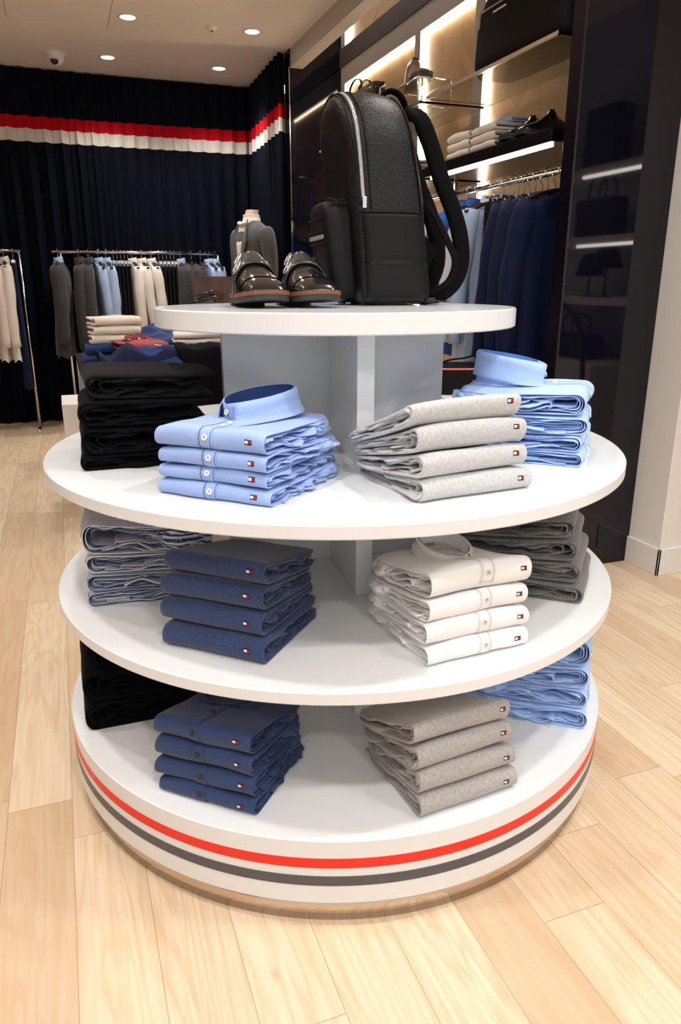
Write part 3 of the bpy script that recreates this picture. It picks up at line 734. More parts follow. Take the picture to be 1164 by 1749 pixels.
def bpt(u, dep, inset):
    wv, z = ringpt(u, inset)
    crown = .012 * math.sin(PI * min(1, max(0, dep / BD))) * (1 if z > .1 else .3)
    if wv < BW / 2: wv -= crown * .8
    else: wv += crown * .8
    taper = 1 - .16 * (z / BH) ** 2
    a = .0 + (dep * taper) + .020 * (z / BH) ** 2 - LEAN * (z / BH) ** 1.5
    wob = .004 * noise.noise(Vector((wv * 9, dep * 9, z * 8)))
    return Vector((a + wob, wv, z + (crown * .8 if z > BH * .8 else 0)))
st = [(0.002, .060), (0, .030), (.004, .012), (.012, .003), (.022, 0), (.05, 0), (.09, 0), (.13, 0), (BD - .018, 0), (BD - .006, .004), (BD, .014), (BD, .05)]
def body_fn(u, v):
    k = int(round(v * (len(st) - 1))); return bpt(u, *st[k])
mb = MB(); n = 110; mb.grid(body_fn, n, len(st), closed_u=True)
b0 = len(mb.v)
mb.f.append(tuple(i * len(st) for i in range(n))); mb.m.append(0); mb.sm.append(True)
mb.f.append(tuple(i * len(st) + len(st) - 1 for i in range(n))[::-1]); mb.m.append(0); mb.sm.append(True)
mb.build('main_body', M['leather'], bp)
# front face of smoother leather, lower side panels, piping, zip
lo = MB()
us = [.07 + .165 * i / 24 for i in range(25)]
lo.grid(lambda u, v: bpt(.098 + .145 * u, .020 + (BD - .03) * v, 0) + Vector((0, -.0016, 0)), 22, 8)
tag(lo.build('lower_side_panel', M['leather_s'], bp, solid=.002), 'smooth leather lower side panel')
pts = [bpt(.098 + .145, .018 + (BD - .026) * i / 14, 0) + Vector((0, -.003, .002)) for i in range(15)]
sweep(MB_ := MB(), pts, (0, 0, 1), .004, .003); MB_.build('panel_seam', M['leather_s'], bp)
def along(dep, u0, u1, k=70, off=.001):
    out = []
    for i in range(k):
        u = u0 + (u1 - u0) * i / (k - 1); p = bpt(u, dep, 0); q = ringpt(u, .02); r = ringpt(u, 0)
        d = Vector((0, r[0] - q[0], r[1] - q[1])).normalized(); out.append(p + d * off)
    return out
zp = along(.030, .262, .74)
z_ = MB(); sweep(z_, zp, (1, 0, 0), .0085, .0035); z_.build('zipper', M['zipper'], bp)
zt_ = MB(); sweep(zt_, along(.030, .255, .745, off=.0002), (1, 0, 0), .020, .002); zt_.build('zipper_tape', M['leather_s'], bp)
pl = MB(); p = zp[0]; pl.box(p.x - .004, p.x + .006, p.y - .006, p.y - .001, p.z - .016, p.z + .008); pl.build('zip_pull', M['chrome'], bp, bevel=.0012)
for dep in (.012, .048, BD - .012):
    q = MB(); q.tube(along(dep, .02, .98, 110, .0008), .0022, 6); q.build('piping', M['leather_s'], bp)
# front pocket
def poc(u, v):
    k = int(round(v * 5)); dep, ins = [(0.0, .030), (.002, .010), (.010, .002), (.026, 0), (.046, 0), (.060, 0)][k]
    a = 2 * PI * u; c, s_ = math.cos(a), math.sin(a); e = .32
    w_ = .125 + (.083 - ins) * math.copysign(abs(c) ** e, c); z_ = .127 + (.112 - ins) * math.copysign(abs(s_) ** e, s_)
    sh = -LEAN * (z_ / BH) ** 1.5
    return Vector((-.050 + dep + sh - .008 * math.sin(PI * (z_ - .01) / .25), w_ - .008, z_))
pm = MB().grid(poc, 60, 6, closed_u=True); pm.f.append(tuple(i * 6 for i in range(60))); pm.m.append(0); pm.sm.append(True)
pk = pm.build('front_pocket', M['leather_s'], bp)
def pface(wv, zv, off=.0035):
    sh = -LEAN * (zv / BH) ** 1.5 - .008 * math.sin(PI * (zv - .01) / .25)
    return Vector((-.0505 + sh - off, wv, zv))
q = MB(); sweep(q, [pface(.055 + .14 * i / 10, .158, .0015) for i in range(11)], (0, 0, 1), .010, .004); q.build('pocket_zip', M['zipper'], pk)
q = MB(); sweep(q, [pface(.045 + .16 * i / 10, .200, .001) for i in range(11)], (0, 0, 1), .003, .003)
sweep(q, [pface(.045 + .16 * i / 10, .171, .001) for i in range(11)], (0, 0, 1), .003, .003); sweep(q, [pface(.045 + .16 * i / 10, .145, .001) for i in range(11)], (0, 0, 1), .003, .003)
q.build('pocket_seams', M['leather_s'], pk)
q = MB()
for i in range(5):
    p = pface(.175 + .008 * (4 - i) - .01, .112, .001); q.box(p.x - .001, p.x, p.y - .003, p.y + .003, p.z - .004, p.z + .004)
q.build('logo_letters', M['chrome'], pk)
sweep(q2 := MB(), [Vector((-.048 + .05 * i / 8 - LEAN * .35, .036 - .0 * i, .2385 + .002 * math.sin(i))) for i in range(9)], (0, 1, 0), .005, .004); q2.build('pocket_top_zip', M['leather_s'], pk)
# back padding, straps, handle
q = MB(); q.grid(lambda u, v: Vector((BD * (1 - .16 * (.06 + .36 * v) ** 0) + .012 * math.sin(PI * u) + .004 - LEAN * ((.06 + .36 * v) / BH) ** 1.5 + .012, .03 + .20 * u, .06 + .36 * v)), 10, 14)
q.build('back_padding', M['webbing'], bp, solid=.012)
SP = [(.132, .430), (.168, .418), (.198, .368), (.232, .290), (.266, .225), (.288, .162), (.293, .104), (.276, .056), (.238, .024), (.190, .013)]
for wv, dz, nm in ((.055, 0, 'shoulder_strap'), (.185, .01, 'shoulder_strap')):
    pts = catmull([(a - (.0 if wv < .1 else .012), wv + .02 * math.sin(PI * i / 9), z + dz * (1 - i / 9)) for i, (a, z) in enumerate(SP)], 5)
    q = MB(); sweep(q, pts, (.9, .42, 0), [.050 - .020 * max(0, (i / len(pts) - .65)) / .35 for i in range(len(pts))], .020); q.build(nm, M['webbing'], bp)
q = MB(); pts = catmull([(.182, .04, .235), (.205, .035, .205), (.236, .03, .150), (.258, .03, .105), (.245, .03, .060), (.205, .03, .032), (.175, .035, .014)], 5); sweep(q, pts, (.8, .6, 0), .030, .006); q.build('webbing_strap', M['webbing'], bp)
q = MB(); pts = catmull([(.15, .05, .008), (.19, .04, .012), (.22, .05, .01), (.25, .07, .008)], 5); sweep(q, pts, (0, 1, 0), .02, .006)
q.box(.178, .206, .022, .050, .006, .018).box(.185, .198, .02, .052, .010, .014); q.build('strap_buckle', M['black'], bp, bevel=.001)
q = MB(); q.add([(.168, .02, .165), (.205, .02, .130), (.172, .02, .06), (.168, .032, .165), (.205, .032, .130), (.172, .032, .06)], [(0, 1, 2), (3, 5, 4), (0, 3, 4, 1), (1, 4, 5, 2), (2, 5, 3, 0)]); q.build('side_wing', M['webbing'], bp)
q = MB(); sweep(q, catmull([(.075, .13, .468), (.10, .10, .484), (.125, .09, .474), (.142, .10, .450), (.146, .12, .425)], 5), (0, 1, 0), .024, .010); tag(q.build('grab_handle', M['webbing'], bp), 'looped grab handle')

# ---------------------------------------------------------------- monk-strap shoes
def shoe_section(t):
    return interp([(0, (.026, .062, .0)), (.06, (.033, .070, 0)), (.2, (.036, .074, 0)), (.36, (.036, .092, 0)), (.44, (.039, .118, 0)), (.52, (.043, .106, 0)), (.62, (.048, .087, .002)), (.74, (.051, .071, .003)), (.86, (.049, .060, .006)), (.94, (.041, .050, .008)), (.985, (.027, .038, .010)), (1, (.010, .024, .011))], t)
def make_shoe(label, loc, rz, mirror=1, cut=.36, mats=None, buckle=True, name='dress_shoe', high=1.0, cat='shoe', group=None):
    mu, ms, mw, mr = mats or (M['polish'], M['polish2'], M['brownsole'], M['rubber'])
    t_ = thing(name, label, cat, loc, rz, group)
    Ls = .290
    def up(u, v, grow=0.0, t0=0, t1=1):
        t = t0 + (t1 - t0) * v; hw, zt, ts = shoe_section(t)
        if high > 1.3: zt = zt + (.140 - zt) * (1 - smooth((t - .36) / .22))
        elif t < .5: zt = .028 + (zt - .028) * high
        a = PI * u; c = math.cos(a); s_ = math.sin(a)
        x = (hw + grow) * math.copysign(abs(c) ** .72, c); x *= 1 - .28 * max(0, s_) ** 2 * (1 if t < .55 else .3)
        z = .026 + ts + (zt + grow - .026 - ts) * max(0, s_) ** .8
        bend = .006 * math.sin(PI * t) * mirror
        return Vector((x + bend, Ls * t, z))
    mb = MB(); nu, nv = 25, 46; mb.grid(lambda u, v: up(u, v ** .85), nu, nv)
    for k in range(len(mb.f)):
        i, j = divmod(k, nv - 1); t = ((j + .5) / (nv - 1)) ** .85
        if .015 < t < cut and 9 <= i <= 14: mb.m[k] = 1
    mb.f.append(tuple(i * nv for i in range(nu))); mb.m.append(0); mb.sm.append(False)
    mb.build('upper', [mu, M['webbing']], t_)
    def outline(grow, t):
        hw, zt, ts = shoe_section(t); e = math.sin(PI * min(1, max(0, t))) ** .0
        return hw + grow, ts
    def slab(z0, z1, grow, t0=0, t1=1, m=0, name='sole', mm=None):
        K = 40; mb = MB(); L_, R_ = [], []
        ts_ = [t0 + (t1 - t0) * i / K for i in range(K + 1)]
        base = []
        for t in ts_:
            hw, sp = outline(grow, t)
            yy = -grow + (Ls + 2 * grow) * t
            base.append((hw if not (t in (0,)) else hw * .75, yy, sp, t))
        vs = []
        pts = [(h + .006 * math.sin(PI * t) * mirror, y, s_) for h, y, s_, t in base] + [(-h + .006 * math.sin(PI * t) * mirror, y, s_) for h, y, s_, t in base[::-1]]
        n = len(pts); vs = [(x, y, z0 + s_) for x, y, s_ in pts] + [(x, y, z1 + s_) for x, y, s_ in pts]
        fs = [(i, (i + 1) % n, n + (i + 1) % n, n + i) for i in range(n)]
        for i in range(K): a, b = i, n - 1 - i; fs.append((a, b, b - 1, a + 1)); fs.append((n + a, n + a + 1, n + b - 1, n + b))
        mb.add(vs, fs, 0); return mb.build(name, mm, t_, bevel=.0012)
    slab(.019, .028, .0045, name='welt', mm=mw); slab(.008, .019, .0035, name='sole', mm=mr); slab(.0, .010, .0035, 0, .26, name='heel', mm=mr)
    slab(.0005, .010, .0015, .5, .93, name='tread', mm=mr) if False else None
    if buckle:
        MB().grid(lambda u, v: up(.0 + 1.0 * u, v, .0045, .335, .60), 25, 12).build('monk_strap', ms, t_, solid=.004)
        for (tt, zz) in ((.455, .27), (.575, .25)):
            uu = zz if mirror > 0 else 1 - zz; p = up(uu, tt, .0095); r = .0125; pp = []
            d1 = (up(uu + .01, tt, .0095) - up(uu - .01, tt, .0095)).normalized(); d2 = (up(uu, tt + .01, .0095) - up(uu, tt - .01, .0095)).normalized()
            for k in range(20):
                a = 2 * PI * k / 20; c, s_ = math.cos(a), math.sin(a)
                pp.append(p + d1 * (r * 1.15 * math.copysign(abs(c) ** .6, c)) + d2 * (r * .8 * math.copysign(abs(s_) ** .6, s_)))
            q = MB(); q.tube(pp, .0013, 6, closed=True); q.tube([p - d1 * r, p + d1 * r], .0011, 6); q.build('buckle', M['chrome'], t_)
        for k in (0,):
            pp = [up(u, .80, .0008) for u in [i / 24 for i in range(2, 23)]]
            q = MB(); q.tube(pp, .0009, 5); q.build('toe_cap_seam', M['webbing'], t_)
    else:
        q = MB()
        for k in range(4):
            tt = .46 - .035 * k; a = up(.40, tt, .002); b = up(.60, tt + .01, .002); q.tube([a, (a + b) / 2 + Vector((0, 0, .003)), b], .0018, 6)
        q.build('laces', M['webbing'], t_)
    return t_
TZ = R(180)
make_shoe('black double monk-strap shoe on the top shelf, left one of the pair', (-.182, .157, Z1), R(178), mirror=1, group=None)
make_shoe('black double monk-strap shoe on the top shelf, right one, against the backpack', (-.068, .147, Z1), R(178), mirror=1, group=None)

# ---------------------------------------------------------------- hanging garments (rail along local X, hook at the origin)
def hook(parent, h=.07, m=None, name='hanger', bar=.40, wood=None, drop=None):
    q = MB(); r = .018; d = drop if drop is not None else h
    pts = [(0, 0, -d), (0, 0, -.035), (0, .006, -.026)] + [(0, math.cos(a) * r, -.006 + math.sin(a) * r) for a in [-.6 + i * (PI + .9) / 9 for i in range(10)]]
    q.tube(pts, .0022, 6); o = q.build(name, m or M['chrome'], parent)
    if bar:
        q = MB(); sweep(q, catmull([(0, -bar / 2, -d - .055), (0, -bar / 4, -d - .018), (0, 0, -d), (0, bar / 4, -d - .018), (0, bar / 2, -d - .055)], 4), (1, 0, 0), .024, .014)
        q.build('shoulder_bar', M['black'], o)
    return o
def hang_top(name, label, cat, loc, rz, m, group=None, H=.74, W=.215, T=.055, seed=0, coll=None, slv=.60, sleeve=.052, lapel=False, hk=True, collar_m=None, flare=1.0, btn=None):
    t = thing(name, label, cat, loc, rz, group); z0 = -.085
    if hk: hook(t, .085)
    tab = [(0, (.055, .035)), (.02, (.07, .040)), (.05, (.145, T * .85)), (.09, (W * .93, T)), (.16, (W * .95, T * 1.1)), (.35, (W * .92, T * 1.15)), (.6, (W * .88, T)), (.85, (W * .95 * flare, T * 1.05)), (1, (W * 1.0 * flare, T * 1.1))]
    def f(u, v):
        hw, ht = interp(tab, v); a = 2 * PI * u; c, s_ = math.cos(a), math.sin(a)
        fold = 1 + (.16 * math.sin(7 * a + seed) + .10 * math.sin(11 * a + seed * 2)) * smooth((v - .15) / .6)
        zz = z0 - H * (.03 * (abs(c)) ** 1.5 * (1 - smooth(v / .12)) + v) - .012 * math.sin(5 * a + seed) * (v > .97)
        return Vector((ht * fold * math.copysign(abs(s_) ** .75, s_) + .01 * math.sin(v * 5 + seed), hw * math.copysign(abs(c) ** .85, c), zz))
    mb = MB().grid(f, 44, 24, closed_u=True); mb.build('body', m, t)
    for sg in (-1, 1):
        pts = []; rr = []
        for i in range(13):
            v = i / 12
            pts.append((.008 * math.sin(v * 4 + seed) + .012 * v, sg * (W * .84 + .052 * math.sin(PI * min(1, v * .62)) + .012 * v), z0 - .045 - slv * v)); rr.append(sleeve * interp([(0, .72), (.12, 1.0), (.5, .92), (.85, .74), (.95, .70), (1, .72)], v) * (1 + .06 * math.sin(v * 17 + seed)))
        mb = MB(); mb.tube(pts, rr, 14); mb.build('sleeve', m, t)
    cm = collar_m or m
    if coll:
        def cf(u, v):
            a = -PI / 2 + (u - .5) * 2 * PI * .9 + PI
            fl = .012 * v
            return Vector(((.036 + fl) * math.sin(a) * .9, (.058 + fl) * math.cos(a), z0 + .028 - v * .050 + .008 * math.cos((u - .5) * 2 * PI)))
        MB().grid(cf, 24, 5).build('collar', cm, t, solid=.003)
        MB().grid(lambda u, v: Vector((.034 * math.sin(2 * PI * u), .052 * math.cos(2 * PI * u), z0 - .02 + .045 * v)), 20, 3).build('collar_stand', cm, t, solid=.002)
    if lapel:
        for sg in (-1, 1):
            q = MB(); q.add([(-T * 1.1, sg * .045, z0 - .01), (-T * 1.28, sg * .088, z0 - .10), (-T * 1.32, sg * .075, z0 - .16), (-T * 1.34, sg * .004, z0 - .36), (-T * 1.2, sg * .02, z0 - .14)], [(0, 1, 2, 3, 4)]); q.build('lapel', m, t, solid=.005)
    if btn:
        for k in range(5): 
            q = MB(); q.lathe([(.0005, 0), (.006, 0), (.006, .003), (.0005, .003)], 10)
            o = q.build('button', btn, t); o.matrix_local = Matrix.Translation((-T * 1.12, 0, z0 - .12 - .12 * k)) @ Matrix.Rotation(-PI / 2, 4, 'Y')
    return t
def hang_pants(name, label, cat, loc, rz, m, group=None, H=.78, W=.30, T=.028, seed=0, clips=True):
    t = thing(name, label, cat, loc, rz, group)
    hook(t, .08, bar=None)
    q = MB(); q.tube([(0, -W / 2, -.085), (0, W / 2, -.085)], .004, 6)
    for s_ in (-1, 1): q.box(-.012, .012, s_ * W * .36 - .012, s_ * W * .36 + .012, -.125, -.08)
    q.build('clip_bar', M['chrome'], t, bevel=.001)
    def f(u, v):
        a = 2 * PI * u; c, s_ = math.cos(a), math.sin(a)
        fold = 1 + .22 * math.sin(6 * a + seed + v * 2) * v
        return Vector((T * fold * (.55 + .45 * v) * math.copysign(abs(s_) ** .7, s_), W / 2 * (1 - .06 * v) * math.copysign(abs(c) ** .8, c), -.105 - H * v))
    MB().grid(f, 30, 12, closed_u=True).build('trouser_cloth', m, t)
    return t

# back rack: rail along x
RY, RZ = 5.06, 1.440
def rack(name, label, x0, x1, xl, foot, gx=True):
    t = thing(name, label, 'clothes rack', (x0, RY, 0))
    MB().tube([(0, 0, RZ), (x1 - x0, 0, RZ)], .0135, 12).build('rail', M['chrome'], t)
    for xx in xl:
        MB().tube([(xx - x0, .0, RZ), (xx - x0, .0, .02)], .0115, 10).build('upright', M['chrome'], t)
        MB().tube([(xx - x0, -.22, .013), (xx - x0, .22, .013)], .0115, 10).build('foot', M['chrome'], t)
    return t
rack('clothes_rack', 'chrome clothes rack in front of the back curtain, holding grey jackets and shirts', -.62, .775, (-.555, .745), None)
rack('clothes_rack', 'chrome clothes rack cut off by the left edge, holding white shirts', -2.0, -.855, (-1.9, -.868), None)
gz = RZ + .012
GL = [(-.577, 'jacket', 'charcoal jacket over a pale collar, leftmost on the back rack', M['suit_grey'], dict(W=.225, H=.76, T=.062, coll=1, collar_m=M['h_lblue'], sleeve=.062)),
      (-.415, 'jacket', 'charcoal jacket on the back rack, second from its left end', M['suit_grey'], dict(W=.20, H=.72, T=.045, coll=1)),
      (-.340, 'jacket', 'charcoal jacket on the back rack, third from its left end', M['suit_grey'], dict(W=.20, H=.72, T=.045, coll=1)),
      (-.262, 'hanging_shirt', 'pale blue shirt on the back rack, next to the charcoal jackets', M['h_lblue'], dict(W=.18, H=.72, T=.032, coll=1, sleeve=.042)),
      (-.200, 'hanging_shirt', 'pale blue shirt on the back rack, next to the dark trousers', M['h_lblue'], dict(W=.18, H=.72, T=.032, coll=1, sleeve=.042)),
      (.012, 'hanging_shirt', 'white shirt on the back rack, left one of three', M['h_white'], dict(W=.19, H=.70, T=.030, coll=1, sleeve=.045)),
      (.090, 'hanging_shirt', 'white shirt on the back rack, middle one of three', M['h_white'], dict(W=.19, H=.70, T=.030, coll=1, sleeve=.045)),
      (.170, 'hanging_shirt', 'white shirt on the back rack, right one of three', M['h_white'], dict(W=.19, H=.70, T=.030, coll=1, sleeve=.045)),
      (.420, 'jacket', 'grey jacket on the right half of the back rack, beside the dark trousers', M['suit_grey'], dict(W=.20, H=.70, T=.05, coll=1, collar_m=M['h_lblue'])),
      (.510, 'jacket', 'grey jacket on the right half of the back rack, middle one', M['suit_grey'], dict(W=.19, H=.70, T=.045)),
      (.590, 'jacket', 'grey jacket on the right half of the back rack, beside the pale shirts', M['suit_grey'], dict(W=.19, H=.70, T=.045)),
      (.660, 'hanging_shirt', 'pale blue shirt near the right end of the back rack', M['h_lblue'], dict(W=.17, H=.68, T=.03, coll=1, sleeve=.04)),
      (.715, 'hanging_shirt', 'pale blue shirt at the very right end of the back rack', M['h_lblue'], dict(W=.17, H=.68, T=.03, coll=1, sleeve=.04))]
for i, (x, nm, lb, m, kw) in enumerate(GL):
    hang_top(nm, lb, nm.replace('hanging_', ''), (x, RY, gz), R(-6 if nm == 'jacket' else 8), m, seed=i * 1.7, group=('charcoal jackets on the back rack' if nm == 'jacket' else ('white shirts on the back rack' if m is M['h_white'] else 'pale blue shirts on the back rack')), **kw)
for i, x in enumerate([-.140, -.110, -.080, -.050, -.022]):
    hang_pants('trousers', 'dark trousers clipped on the back rack between pale blue and white shirts', 'trousers', (x, RY, gz), 0, M['h_dark'], 'dark trousers left of the white shirts', H=.72, T=.018, seed=i)
for i, x in enumerate([.235, .268, .300, .332, .362]):
    hang_pants('trousers', 'dark trousers clipped on the back rack between white shirts and grey jackets', 'trousers', (x, RY, gz), 0, M['h_dark'], 'dark trousers right of the white shirts', H=.72, T=.018, seed=i + 4)
for i, (x, lb, m) in enumerate([(-1.055, 'white shirt at the left picture edge on the left rack', M['h_white']), (-.985, 'white shirt on the left rack, nearest its end post', M['h_white'])]):
    hang_top('hanging_shirt', lb, 'shirt', (x, RY, gz), R(4), m, 'white shirts on the left rack', W=.19, H=.78, T=.036, coll=1, sleeve=.05, slv=.62, seed=i * 2.1)
hang_pants('trousers', 'dark navy trousers on the left rack beside the white shirt', 'trousers', (-.915, RY, gz), 0, M['suit_navy'], None, H=1.0, T=.03, seed=3)

# mannequin torso
mq = thing('mannequin', 'headless mannequin wearing a grey tweed jacket and white shirt, behind the shoes', 'mannequin', (.872, 4.30, 0), R(-72))
def lath(tab, nm, m, z, sx=1, n=36, sub=None, fold=0, top=None):
    def f(u, v):
        hw, ht, off = interp(tab, v); a = 2 * PI * u; c, s_ = math.cos(a), math.sin(a)
        return Vector((hw * math.copysign(abs(c) ** .85, c), ht * math.copysign(abs(s_) ** .9, s_) + off, z[0] + (z[1] - z[0]) * v))
    mb = MB().grid(f, n, 26, closed_u=True); mb.f.append(tuple(i * 26 for i in range(n))); mb.m.append(0); mb.sm.append(False)
    return mb.build(nm, m, mq)
lath([(0, (.048, .050, .01)), (.5, (.050, .052, .0)), (1, (.062, .06, -.005))], 'neck', M['skin'], (1.735, 1.64))
lath([(0, (.060, .062, -.002)), (.25, (.062, .064, 0)), (1, (.085, .075, 0))], 'shirt_collar', M['h_white'], (1.70, 1.62))
lath([(0, (.075, .055, 0)), (.05, (.14, .075, 0)), (.10, (.195, .095, 0)), (.2, (.208, .115, -.005)), (.42, (.19, .115, -.005)), (.6, (.168, .105, 0)), (.8, (.185, .115, 0)), (1, (.20, .12, 0))], 'jacket_body', M['suit_lgrey'], (1.655, .98))
for s_ in (-1, 1):
    q = MB(); q.tube(catmull([(s_ * .185, 0, 1.575), (s_ * .225, 0, 1.50), (s_ * .24, .01, 1.36), (s_ * .245, .0, 1.20), (s_ * .24, -.02, 1.04)], 4), [.058, .064, .066, .064, .062, .06, .06, .058, .056, .056, .055, .053, .05, .048, .046, .044, .043], 14); q.build('jacket_sleeve', M['suit_lgrey'], mq)
    q = MB(); q.add([(s_ * .055, -.070, 1.665), (s_ * .100, -.118, 1.55), (s_ * .115, -.128, 1.50), (s_ * .004, -.135, 1.25), (s_ * .030, -.118, 1.48)], [(0, 1, 2, 3, 4)]); q.build('lapel', M['suit_lgrey'], mq, solid=.008)
q = MB(); q.add([(-.05, -.075, 1.65), (.05, -.075, 1.65), (.035, -.122, 1.48), (0, -.129, 1.27), (-.035, -.122, 1.48)], [(0, 1, 2, 3, 4)]); q.build('shirt_front', M['h_white'], mq, solid=.006)
q = MB(); q.tube([(-.05, -.085, 1.638), (0, -.10, 1.628), (.05, -.085, 1.638)], [.016, .011, .016], 8); q.build('bow_tie', M['h_white'], mq)
q = MB(); q.lathe([(.0005, .02), (.17, .02), (.17, 0), (.0005, 0)], 40).tube([(0, 0, .02), (0, 0, 1.0)], .015, 10); q.build('stand', M['chrome'], mq)

# table with folded clothes behind the display
TT = .80; TY0, TY1, TX0, TX1 = 2.0, 2.95, -.55, .50
tb = thing('clothes_table', 'dark-topped table with thin metal legs behind the display, covered in clothes', 'table', ((TX0 + TX1) / 2, (TY0 + TY1) / 2, 0))
hx, hy = (TX1 - TX0) / 2, (TY1 - TY0) / 2
MB().box(-hx, hx, -hy, hy, TT - .03, TT).build('tabletop', M['darkmetal'], tb, bevel=.003)
for sx in (-1, 1):
    for sy in (-1, 1): MB().box(sx * (hx - .012) - .011, sx * (hx - .012) + .011, sy * (hy - .012) - .011, sy * (hy - .012) + .011, 0, TT - .03).build('leg', M['chrome'], tb)
MB().box(-hx + .02, hx - .02, -hy + .02, hy - .02, .22, .24).build('lower_shelf', M['darkmetal'], tb)
struct('trim_8', MB().box(-.66, -.48, 3.30, 3.75, 0, .45), M['white_wall'], bevel=.003)
def fold_at(name, label, cat, x, y, z, rz, w, d, h, m, seed, group=None, kind='knit', ratio=.9, amp=None):
    t = thing(name, label, cat, (x, y, z), R(rz), group)
    tt = .006 if kind == 'knit' else .003
    s = Fold(w, d, .0005, h, .0005, h * ratio, seed, amp=amp or .006, freq=1.3); mb = MB()
    sheet(mb, s, upath(s, 0, tt, d, d * .98), -w / 2, w / 2, tt, nx=10)
    sheet(mb, s, upath(s, .16, tt, d * .97, d * .95), -w / 2 + .004, w / 2 - .004, tt, nx=8)
    mb.build('folded_body', m, t); return t
zc = TT + .001
GW = 'cream knits stacked on the back table'
for i, lb in enumerate(('bottom', 'middle', 'top')):
    fold_at('folded_sweater', 'cream knit sweater, %s of three on the back table' % lb, 'sweater', -.355 + .01 * i, 2.28, zc + .095 + .046 * i, 4 + 3 * i, .235, .26, .044, M['cream_knit'], 5 + i, GW)
fold_at('folded_trousers', 'navy folded trousers lying under the cream sweaters', 'trousers', -.36, 2.26, zc, 2, .32, .30, .045, M['suit_navy2'], 31, 'navy folded trousers under the cream sweaters')
fold_at('folded_trousers', 'navy folded trousers directly beneath the cream sweaters, upper pair', 'trousers', -.355, 2.26, zc + .047, -1, .31, .30, .045, M['suit_navy2'], 32, 'navy folded trousers under the cream sweaters')
pk_ = fold_at('folded_shirt', 'dusty red shirt with buttoned collar in front of the cream sweaters', 'shirt', -.225, 2.10, zc + .075, 14, .22, .26, .035, M['pink'], 9, None, 'shirt', 1.3)
collar(pk_, 0, .14, .04, .055, .035, .02, .032, .5, M['pink'], M['pink'], M['button'])
fold_at('folded_jeans', 'navy jeans under the dusty red shirt', 'jeans', -.22, 2.10, zc, 10, .26, .30, .072, M['suit_navy2'], 41, None)
# rumpled jackets laid on the table
def heap(name, label, cat, c, rx, ry, h, m, seed, rz=0):
    t = thing(name, label, cat, c, R(rz))
    def f(u, v):
        a = 2 * PI * u; r = v; nz = noise.noise(Vector((math.cos(a) * 1.3 * r + seed, math.sin(a) * 1.3 * r, seed)))
        n2 = noise.noise(Vector((math.cos(a) * 4 * r, math.sin(a) * 4 * r + seed, 2)))
        ed = 1 + .16 * nz; zz = h * (1 - r ** 2.6) ** .6 * (1 + .45 * nz + .16 * n2)
        return Vector((rx * r * ed * math.copysign(abs(math.cos(a)) ** .8, math.cos(a)), ry * r * ed * math.copysign(abs(math.sin(a)) ** .8, math.sin(a)), max(.001, zz)))
    MB().grid(f, 56, 22, closed_u=True).build('draped_cloth', m, t, solid=.003); return t
jk = heap('folded_jacket', 'navy jacket folded on the back table, in front of the dusty red shirt', 'jacket', (-.20, 2.085, zc), .21, .10, .088, M['suit_navy2'], 3, -10)
for k in range(2): MB().lathe([(.0005, .004), (.008, .004), (.009, .001), (.0005, 0)], 14, c=(.02 + .016 * k, -.03, .100 - .003 * k)).build('button', M['button'], jk)
heap('folded_jacket', 'navy jacket lying further back on the table behind the cream sweaters', 'jacket', (-.06, 2.66, zc), .25, .18, .14, M['suit_navy2'], 8, 10)
heap('folded_coat', 'black coat heaped on the back table below the white tops', 'coat', (.12, 2.22, zc + .01), .20, .16, .075, M['k_black'], 13, 0)
for i in range(2): fold_at('folded_pullover', 'white folded top on the back table, %s of two' % ('lower', 'upper')[i], 'pullover', .12, 2.34, zc + .07 + .036 * i, -6, .36, .2, .034, M['h_white'], 51 + i, 'white folded tops on the back table')
def drape(name, label, cat, x0, x1, y, z0, z1, m, seed):
    t = thing(name, label, cat, ((x0 + x1) / 2, y, z1)); wd = x1 - x0
    def f(u, v):
        x = (u - .5) * wd * (1 - .06 * v); g = noise.noise(Vector((u * 4, v * 2, seed))); h_ = (z1 - z0) * (1 + .25 * noise.noise(Vector((u * 3, seed, 1))))
        if v < .35: k = v / .35; return Vector((x, .30 * (1 - k) - .014 * k, .018 + .045 * math.sin(PI * k * .8) * (1 + g) + .008 * g))
        k = (v - .35) / .65; return Vector((x, -.014 - .022 * math.sin(u * 15 + seed) * k - .025 * smooth(k * 3), .018 - h_ * k))
    MB().grid(f, 40, 30).build('draped_cloth', m, t, solid=.006); return t
drape('folded_coat', 'black coat draped over the front edge of the back table', 'coat', -.10, .34, TY0, .50, zc + .035, M['k_black'], 5)
drape('folded_jacket', 'navy jacket draped over the front edge of the back table', 'jacket', -.46, -.08, TY0, .68, zc + .012, M['suit_navy'], 9)
fd = MB().box(-.028, .028, -.17, .17, 0, 1.24).build('room_divider', M['brown']); fd.location = (.505, 3.95, 0); fd.rotation_euler = (0, 0, R(72)); tag(fd, 'tall brown divider panel standing behind the top shelf, left of the shoes', 'divider')
st_ = thing('display_pedestal', 'slim white pedestal behind the display, carrying coiled black belts', 'pedestal', (.36, 3.75, 0))
MB().box(-.13, .13, -.13, .13, 0, 1.03).build('column', M['white_wall'], st_, bevel=.003)
for i in range(3):
    q = MB(); pp = [(.085 * math.cos(a) * (1 - .1 * i), .05 * math.sin(a), .02 + .018 * i + .02 * math.sin(a + i)) for a in [2 * PI * k / 40 for k in range(40)]]
    q.tube(pp, .009, 8, closed=True); o = q.build('belt', M['polish']); o.location = (.365 + .01 * i, 3.72, 1.028 + .018 * i); o.rotation_euler = (0, R(-12 + 6 * i), 0); tag(o, 'coiled shiny black belt on the pedestal behind the top shelf', 'belt', 'coiled black belts')

